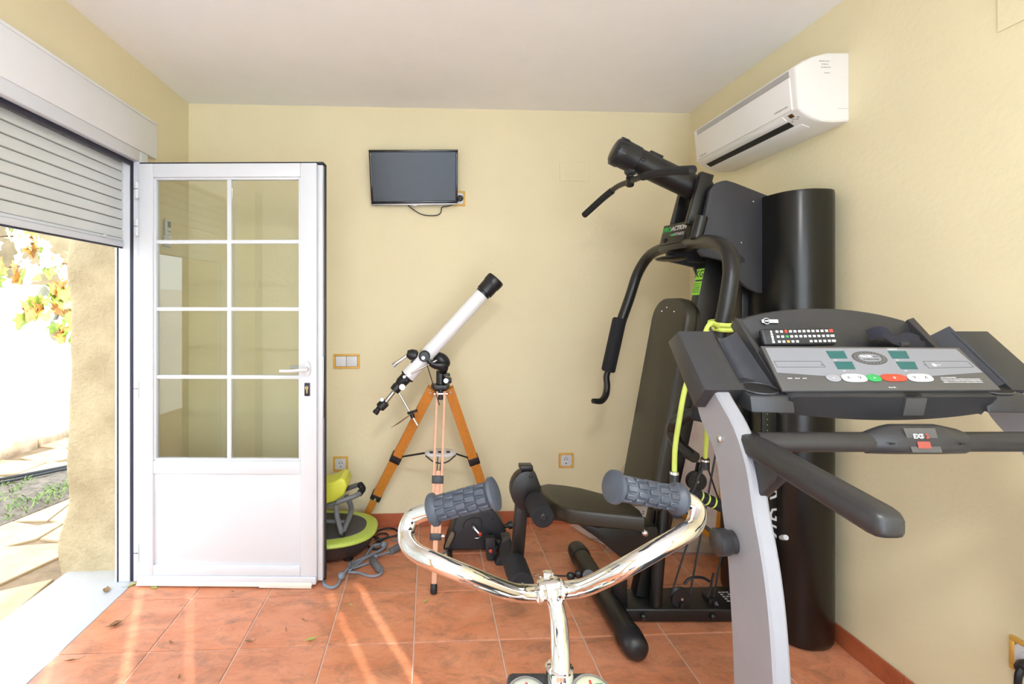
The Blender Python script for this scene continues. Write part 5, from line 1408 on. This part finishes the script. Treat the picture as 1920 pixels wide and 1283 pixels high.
MB().tube([(-0.366,2.605,0.346), (-0.353,2.64,0.358), (-0.372,2.675,0.368)], .017, 12, 5).build('handle_grip', M_foam, at)
lgp = [(-0.482,2.57,0.303), (-0.476,2.565,0.246), (-0.464,2.56,0.204), Vector((-0.448,2.56,0.159)), (-0.435,2.6,0.185), (-0.422,2.66,0.216), (-0.425,2.7,0.24), (-0.458,2.74,0.283)]
MB().tube(lgp, .014, 12, 6).build('leg_frame', M_gtube, at)
p_ = Vector((-0.448,2.56,0.156))
MB().lathe((p_.x, p_.y, .141), (p_.x, p_.y, p_.z + .012), [(0, .013), (.4, .017), (1, .015)], 12).build('foot_cap', M_black, at)
MB().cyl((-0.691,2.63,0.2), (-0.443,2.63,0.186), .010, seg=12).build('cross_tube', M_gtube, at)
for d_ in (0,):
    pts = [(p[0] - .30, p[1], p[2]) for p in [tuple(Vector(t)) for t in lgp]]
    MB().tube(pts, .014, 12, 6).build('leg_frame', M_gtube, at)
    MB().lathe((p_.x - .30, p_.y, .141), (p_.x - .30, p_.y, p_.z + .012), [(0, .013), (.4, .017), (1, .015)], 12).build('foot_cap', M_black, at)
# power lead coiled beside the plate
MB().tube([(-0.307,2.739,0.006), (-0.278,2.799,0.006), (-0.319,2.846,0.006), (-0.289,2.919,0.006), (-0.218,2.936,0.006), (-0.176,2.886,0.006), (-0.179,2.834,0.012), (-0.23,2.81,0.012), (-0.295,2.788,0.012), (-0.289,2.852,0.012), (-0.246,2.856,0.012), (-0.232,2.804,0.018), (-0.275,2.774,0.006), (-0.231,2.747,0.006), (-0.25,2.7,0.006), (-0.302,2.691,0.006), (-0.336,2.728,0.006)], .0055, 8, 5).single('power_lead', M_cable, 'tangled black power lead on the tiles beside the vibration plate', 'cable')
# grey resistance cord with two foam handles
rb = thing('resistance_cord', 'grey resistance cord with two foam handles tangled on the floor', 'resistance band', (-.38, 2.50, 0))
M_rubber = mat('grey_rubber_cord', (0.20, 0.22, 0.26), .45, var=.05)
M_gfoam = mat('grey_foam', (0.14, 0.14, 0.15), .8, var=.12, scale=70, bump=.2, bscale=300)
MB().tube([(-0.51,2.388,0.008), (-0.494,2.351,0.008), (-0.458,2.332,0.008), (-0.434,2.352,0.008), (-0.428,2.403,0.01), (-0.419,2.443,0.014), (-0.4,2.489,0.018), (-0.374,2.548,0.016), (-0.319,2.597,0.014), (-0.279,2.64,0.014), (-0.243,2.68,0.016), (-0.235,2.723,0.018), (-0.258,2.718,0.018), (-0.304,2.711,0.014), (-0.325,2.646,0.012), (-0.344,2.57,0.012), (-0.383,2.499,0.012)], .0085, 10, 6).build('cord', M_rubber, rb)
MB().tube([(-0.405,2.47,0.012), (-0.367,2.502,0.01), (-0.312,2.54,0.01), (-0.282,2.563,0.014)], .0065, 8, 5).build('handle_strap', M_rubber, rb)
MB().tube([(-0.403,2.459,0.01), (-0.35,2.455,0.008), (-0.298,2.424,0.008), (-0.256,2.422,0.008), (-0.232,2.442,0.012), (-0.238,2.455,0.016)], .0065, 8, 5).build('handle_strap', M_rubber, rb)
MB().lathe((-0.295,2.556,0.018), (-0.235,2.446,0.018), [(0, .014), (.05, .018), (.95, .018), (1, .014)], 16).build('foam_handle', M_gfoam, rb)
MB().tube([(-0.28,2.601,0.014), (-0.248,2.62,0.012), (-0.205,2.642,0.014)], .0065, 8, 5).build('handle_strap', M_rubber, rb)
MB().lathe((-0.207,2.634,0.018), (-0.139,2.712,0.018), [(0, .014), (.05, .019), (.95, .019), (1, .014)], 16).build('foam_handle', M_gfoam, rb)
MB().tube([(-0.206,2.775,0.01), (-0.174,2.79,0.008), (-0.14,2.778,0.01)], .005, 8, 4).build('handle_strap', M_rubber, rb)
for p in ((-0.426,2.408,0.02), (-0.248,2.708,0.02)):
    MB().ball(p, .019).build('stopper_ball', M_rubber, rb)
MB().tube([(-0.408,2.52,0.012), (-0.398,2.527,0.022), (-0.383,2.483,0.026), (-0.392,2.451,0.022), (-0.407,2.496,0.014)], .006, 8, 5).build('knot', M_rubber, rb)
MB().ball((-0.279,2.591,0.016), .014).build('knot', M_rubber, rb)
# pedal exerciser
pe = thing('pedal_exerciser', 'small black pedal exerciser with red pins behind the telescope leg', 'pedal exerciser', (.25, 2.68, 0))
hb = [(0.092,2.63,0.004), (0.095,2.63,0.033), (0.153,2.63,0.193), (0.188,2.63,0.222), (0.252,2.63,0.235), (0.339,2.63,0.236), (0.362,2.63,0.224), (0.412,2.63,0.147), (0.433,2.63,0.091), (0.447,2.63,-0.005)]
MB().prism([(p[0], 2.63, max(p[2], .018)) for p in hb], (0, .14, 0), .012, 3).build('housing', M_blackm, pe)
MB().prism([(0.089,2.628,0.057), (0.124,2.628,0.123), (0.141,2.628,0.119), (0.141,2.628,0.096), (0.11,2.628,0.036), (0.089,2.628,0.034)], (0, .006, 0), .002).build('carry_handle_slot', mat('dark_brass_plastic', (.16, .12, .07), .35, var=.2), pe)
MB().tube([(0.089,2.626,0.055), (0.121,2.626,0.124), (0.141,2.626,0.123), (0.144,2.626,0.097), (0.112,2.626,0.034), (0.089,2.626,0.029)], .004, 8, 4, closed=True).build('slot_rim', M_black, pe)
MB().lathe((0.095,2.62,-0.002), (0.096,2.66,-0.023), [(0, .022), (1, .022)], 18).build('wheel', M_black, pe)
MB().lathe((0.095,2.619,-0.002), (0.095,2.618,-0.001), [(0, .013), (1, .011)], 18).build('wheel_badge', M_brass, pe)
for x_ in (.115, .41):
    MB().cyl((x_, 2.55 if x_ < .2 else 2.60, .014), (x_, 2.785, .014), .014, seg=12).build('foot_bar', M_black, pe)
MB().tube([(0.188,2.627,0.142), (0.202,2.627,0.176), (0.24,2.627,0.193), (0.281,2.627,0.189), (0.289,2.627,0.16), (0.286,2.627,0.134)], .003, 8, 5).build('crank_recess', M_hole, pe)
MB().lathe((0.246,2.63,0.142), (0.243,2.6,0.156), [(0, .014), (.6, .012), (1, .010)], 14).build('axle', M_black, pe)
MB().beam((0.244,2.605,0.154), (0.279,2.59,0.12), .008, .012, up=(0, 1, 0)).build('crank', M_metal, pe)
MB().tube([(0.249,2.6,0.098), (0.269,2.6,0.098), (0.282,2.59,0.117)], .003, 8, 4).build('retaining_clip', M_metal, pe)
for p in ((0.277,2.585,0.125), (0.325,2.52,0.066)):
    o = MB().ball(p, .010, 1, .7, 1).build('red_pin', M_red, pe)
pdx = [(0.299,2.54,0.123), (0.35,2.54,0.122), (0.356,2.54,0.052), (0.344,2.54,0.004), (0.311,2.54,0.005), (0.302,2.54,0.053)]
MB().prism(pdx, (0, .045, 0), .006).build('pedal_arm', M_blackm, pe)
pdx = [(0.381,2.5,0.141), (0.428,2.5,0.145), (0.439,2.5,0.07), (0.433,2.5,0.001), (0.406,2.5,-0.023), (0.356,2.5,-0.013), (0.345,2.5,0.009), (0.375,2.5,0.058)]
MB().prism(pdx, (0, .07, 0), .010, 3).build('pedal', M_blackm, pe)
MB().beam((.33, 2.63, .10), (0.396,2.53,0.07), .02, .02).build('pedal_axle', M_black, pe)
kn = Vector((0.449,2.66,0.136)); MB().lathe(kn + Vector((-.03, .0, -.006)), kn + Vector((.018, 0, .004)), [(0, .010), (.4, .012), (.45, .021), (.95, .021), (1, .016)], 16).build('tension_knob', M_black, pe)
marks('print', M_silver, pe, (0.386,2.628,0.067), (1, 0, 0), (0, 0, 1), .055, .013, 77)
text('00', 'lettering', M_silver, pe, (0.377,2.628,0.03), (1, 0, 0), (0, 0, 1), .055)
MB().ball((0.35,2.628,0.187), .006, 1, .5, 1).build('screw', M_hole, pe)

# ================================================================ LIME RESISTANCE TUBE ON THE GYM ARM
M_ltube = mat('lime_latex_tube', (0.62, 0.74, 0.14), .4, var=.03)
lt = thing('lime_resistance_tube', 'lime latex exercise tube knotted round the gym press arm', 'resistance band', (0.883,1.58,0.766))
c_ = Vector((1.005,1.62,1.271))
for dz in (0, .016):
    MB().tube([c_ + Vector((.036*math.cos(a), .036*math.sin(a), dz + .006*math.sin(a*1.0))) for a in [2*math.pi*k/12 for k in range(12)]], .0078, 10, 3, closed=True).build('knot_loop', M_ltube, lt)
MB().tube([(0.958,1.565,1.279), (0.932,1.555,1.29), (0.913,1.55,1.273), (0.899,1.55,1.231), (0.868,1.56,1.143), (0.847,1.57,1.062), (0.829,1.57,0.965), (0.821,1.58,0.874), (0.818,1.58,0.789)], .0085, 12, 6).build('tube', M_ltube, lt)
MB().tube([(0.961,1.575,1.279), (0.943,1.57,1.279), (0.934,1.57,1.261), (0.941,1.585,1.211), (0.962,1.62,1.08), (1.013,1.72,0.908), (1.052,1.8,0.762)], .0085, 12, 6).build('tube', M_ltube, lt)
MB().lathe((0.818,1.58,0.796), (0.816,1.58,0.688), [(0, .013), (.05, .015), (.95, .016), (1, .012)], 14).build('sleeve', M_black, lt)
MB().lathe((0.818,1.58,0.796), (0.818,1.58,0.787), [(0, .0145), (1, .0155)], 14).build('ferrule', M_metal, lt)
MB().tube([(0.816,1.58,0.697), (0.798,1.57,0.68), (0.793,1.55,0.671)], .008, 8, 4).build('handle_strap', M_black, lt)
b = MB(); b.lathe((0.804,1.54,0.675), (0.874,1.66,0.63), [(0, .013), (.02, .019), (.98, .019), (1, .013)], 18); b.build('foam_handle', M_foam, lt)
MB().cyl((0.804,1.54,0.675), (0.803,1.538,0.676), .010, seg=14).build('handle_bore', M_hole, lt)
MB().lathe((1.052,1.8,0.77), (1.052,1.8,0.725), [(0, .011), (.1, .016), (1, .016)], 12).build('sleeve', M_black, lt)
MB().lathe((1.052,1.8,0.762), (1.052,1.8,0.755), [(0, .0165), (1, .0165)], 12).build('ferrule', M_metal, lt)
MB().tube([(1.048,1.8,0.745), (1.025,1.8,0.701), (1.006,1.8,0.649), (0.998,1.8,0.625)], .010, 8, 4, flat=.5).build('handle_strap', M_black, lt)
MB().tube([(1.056,1.8,0.745), (1.073,1.8,0.7), (1.096,1.8,0.633), (1.115,1.8,0.592)], .005, 8, 4, flat=.5).build('handle_strap', M_black, lt)
h0, h1_ = Vector((1,1.8,0.637)), Vector((1.127,1.8,0.577))
MB().lathe(h0, h1_, [(0, .018), (.04, .022), (.96, .022), (1, .018)], 18).build('foam_handle', M_foam, lt)
for t in (.22, .42, .62):
    MB().lathe(h0.lerp(h1_, t), h0.lerp(h1_, t + .045), [(0, .0224), (1, .0224)], 18).build('lime_ring', M_ltube, lt)

# ================================================================ THINGS STORED IN THE CORNER BEHIND THE GYM
M_card = mat('pale_cardboard', (0.60, 0.42, 0.25), .8, var=.06, scale=12)
M_pinkb = mat('terracotta_pink_board', (0.56, 0.27, 0.16), .6, var=.08, scale=10)
M_film = film_mat('stretch_film')
fb = thing('flat_carton', 'flat carton wrapped in clear film lying on the floor behind the gym', 'box', (1.25, 2.72, 0))
MB().hexa([(1.00, 2.62, .004), (1.59, 2.555, .004), (1.60, 2.93, .004), (.98, 2.94, .004), (1.00, 2.62, .072), (1.59, 2.555, .066), (1.60, 2.93, .066), (.98, 2.94, .072)], .004).build('carton', M_card, fb)
random.seed(9)
def wrap(u, v):
    # sagging film over the front edge
    x = .965 + .635*u; y0 = 2.612 - .068*u
    pts = [(y0 + .13, .078), (y0 - .006, .079), (y0 - .012, .05), (y0 - .02, .006)]
    q = v*3; k = min(int(q), 2); a, b_ = pts[k], pts[k+1]; t = q - k
    return Vector((x, a[0] + (b_[0] - a[0])*t + .006*math.sin(u*40 + v*9), max(.003, a[1] + (b_[1] - a[1])*t + .004*math.sin(u*57 + v*5))))
MB().grid(wrap, 50, 9).build('film', M_film, fb, angle=80)
MB().prism([(1.00, 2.62, .074), (.98, 2.94, .074), (.935, 2.93, .030), (.86, 2.905, .012), (.93, 2.74, .010), (1.04, 2.585, .010), (1.10, 2.575, .040), (1.06, 2.605, .078)], (0, 0, .002)).build('film_tail', M_film, fb)
wb = thing('wrapped_panel', 'pinkish board wrapped in clear film leaning on the back wall behind the gym seat', 'panel', (1.15, 2.93, 0))
pq = [Vector((1.024,2.9,-0.034)), Vector((1.283,2.95,0.372)), Vector((1.513,2.95,0.369)), Vector((1.494,2.9,0.004))]
pq[0].z = max(pq[0].z, .08)
MB().prism([(1.128,2.915,0.168), (1.27,2.95,0.36), (1.52,2.95,0.356), (1.494,2.9,0.037), (1.129,2.9,0.045)], (0, .012, .003), .002).build('board', M_pinkb, wb)
def wr2(u, v):
    a = Vector((1.077,2.91,0.204)).lerp(Vector((1.212,2.94,0.383)), v); b_ = Vector((1.489,2.89,0.041)).lerp(Vector((1.515,2.94,0.379)), v)
    p = a.lerp(b_, u); return p + Vector((0, -.012 - .006*math.sin(u*19 + v*13), 0))
MB().grid(wr2, 20, 14).build('film', M_film, wb, angle=80)
sbx = thing('small_carton', 'small white and green printed carton on the flat carton', 'box', (1.26, 2.74, .074))
MB().box(1.19, 1.37, 2.69, 2.84, .0745, .115, .002).build('green_base', M_lime, sbx)
MB().box(1.19, 1.37, 2.69, 2.84, .1152, .150, .002).build('white_top', M_whitep, sbx)
MB().box(1.30, 1.335, 2.6885, 2.6905, .085, .105).build('red_label', M_red, sbx)
pm = MB(); random.seed(4)
for k in range(9):
    x_, y_ = 1.21 + .016*k, 2.71 + .1*random.random()
    pm.prism([(x_, y_, .1505), (x_ + .012, y_ + .006, .1505), (x_ + .008, y_ + .022, .1505), (x_ - .003, y_ + .014, .1505)], (0, 0, .0006))
pm.build('print', mat('purple_print', (.30, .14, .24), .6, var=.1), sbx)
# framed white board leaning in the corner
fbd = thing('framed_board', 'white floral board with an orange frame leaning in the corner behind the gym', 'board', (1.58, 2.72, 0))
M_fr = mat('bright_orange_frame', (0.72, 0.27, 0.02), .45, var=.04)
M_pinkw = mat('white_floral_print', (0.76, 0.72, 0.70), .5, scale=9, col2=(0.70, 0.52, 0.56))
def fbp(y, t, d=0): # y along wall, t up the board
    return Vector((1.535 + .085*t/.85 - d, y, .078 + t))
def fslab(y0, y1, t0, t1, d0, d1): return [fbp(y0, t0, d1), fbp(y1, t0, d1), fbp(y1, t0, d0), fbp(y0, t0, d0), fbp(y0, t1, d1), fbp(y1, t1, d1), fbp(y1, t1, d0), fbp(y0, t1, d0)]
MB().hexa(fslab(2.52, 2.94, .03, .82, 0, .006)).build('panel', M_pinkw, fbd)
MB().hexa(fslab(2.49, 2.955, 0, .032, -.004, .014), .003).build('frame_bar', M_fr, fbd)
MB().hexa(fslab(2.49, 2.955, .82, .852, -.004, .014), .003).build('frame_bar', M_fr, fbd)
MB().hexa(fslab(2.49, 2.522, .032, .82, -.004, .014), .003).build('frame_bar', M_fr, fbd)
MB().hexa(fslab(2.923, 2.955, .032, .82, -.004, .014), .003).build('frame_bar', M_fr, fbd)
MB().hexa(fslab(2.52, 2.925, .033, .055, .006, .009)).build('grey_edge', M_gtube, fbd)

# ================================================================ DRY LEAVES AND BITS ON THE FLOOR
M_dry = mat('dry_leaf', (0.20, 0.10, 0.05), .8, scale=40, col2=(0.34, 0.20, 0.09))
M_dryg = mat('yellow_green_leaf', (0.36, 0.40, 0.08), .7, scale=40, col2=(0.50, 0.50, 0.16))
def dry(p, s, a, m, label, curl=.5, slim=.55):
    o = [(0, -.5), (.20, -.34), (.34, -.08), (.26, .20), (.10, .40), (0, .55), (-.12, .38), (-.30, .16), (-.32, -.10), (-.18, -.34)]
    b = MB(); ca, sa = math.cos(a), math.sin(a); p = Vector(p)
    def pt(x, y): 
        z = curl*(x*x*1.6 + y*y*.5)*s
        x *= slim
        return p + Vector(((x*ca - y*sa)*s, (x*sa + y*ca)*s, z + .001))
    c0_ = b.bm.verts.new(pt(0, 0)); vs = [b.bm.verts.new(pt(x, y)) for x, y in o]
    for k in range(len(vs)): b.bm.faces.new((c0_, vs[k], vs[(k+1) % len(vs)]))
    r = bmesh.ops.extrude_face_region(b.bm, geom=list(b.bm.faces))
    for v in [q for q in r['geom'] if isinstance(q, bmesh.types.BMVert)]: v.co.z += .0012
    b.tube([pt(0, -.45), pt(.03, -.75), pt(-.04, -1.0)], .0010, 6, 3)
    return b.single('dry_leaf', m, label, 'leaf', 'dry leaves on the floor', angle=70)
dry((-1.517,2.37,0), .050, .4, M_dry, 'curled brown leaf in the middle of the marble threshold', 1.0, .9)
dry((-1.504,2.482,0), .050, 2.0, M_dry, 'reddish dry leaf at the foot of the shutter guide', .7)
dry((-1.423,2.41,0), .048, -.6, M_dryg, 'olive leaf on the inner edge of the marble threshold', .6)
dry((-1.308,2.382,0), .045, 1.1, M_dryg, 'yellow-green leaf with a long stalk just in front of the door', .6, .7)
dry((-1.315,2.109,0), .062, 2.3, M_dry, 'dark crumpled leaf on the tiles beside the marble threshold', 1.2, .5)
dry((-0.903,1.81,0), .018, .2, M_dry, 'tiny dark leaf scrap at the bottom left of the tiles', .8)
dry((-0.474,1.98,0), .042, 1.9, M_dryg, 'green leaf scrap on the tiles below the door lock side', .8)
dry((-0.717,1.983,0), .030, 1.4, M_dry, 'brown leaf scrap on the tile joint below the door', .8)
dry((-0.533,2.106,0), .030, .9, M_dry, 'thin brown twig-like leaf below the door lock side', .8, .2)
dry((-0.012,2.211,0), .026, 2.4, M_dryg, 'small olive leaf in front of the telescope foot', .8)
dry((-0.347,2.2,0), .024, .7, M_dryg, 'tiny tan leaf below the resistance cord handle', .6)
dry((-0.591,2.05,0), .030, .3, M_dry, 'thin curled stalk on the tiles below the door handle', .8, .15)
dry((-1.352,1.909,0), .050, 1.7, M_dry, 'thin dry stalk at the lower edge of the threshold', .5, .12)
dry((-1.029,1.995,0), .020, 1.0, M_dry, 'small brown crumb on the tiles below the door hinge side', .8)
dry((-0.92,2.333,0), .016, 1.0, M_dry, 'dark crumb close to the bottom of the door', .8)
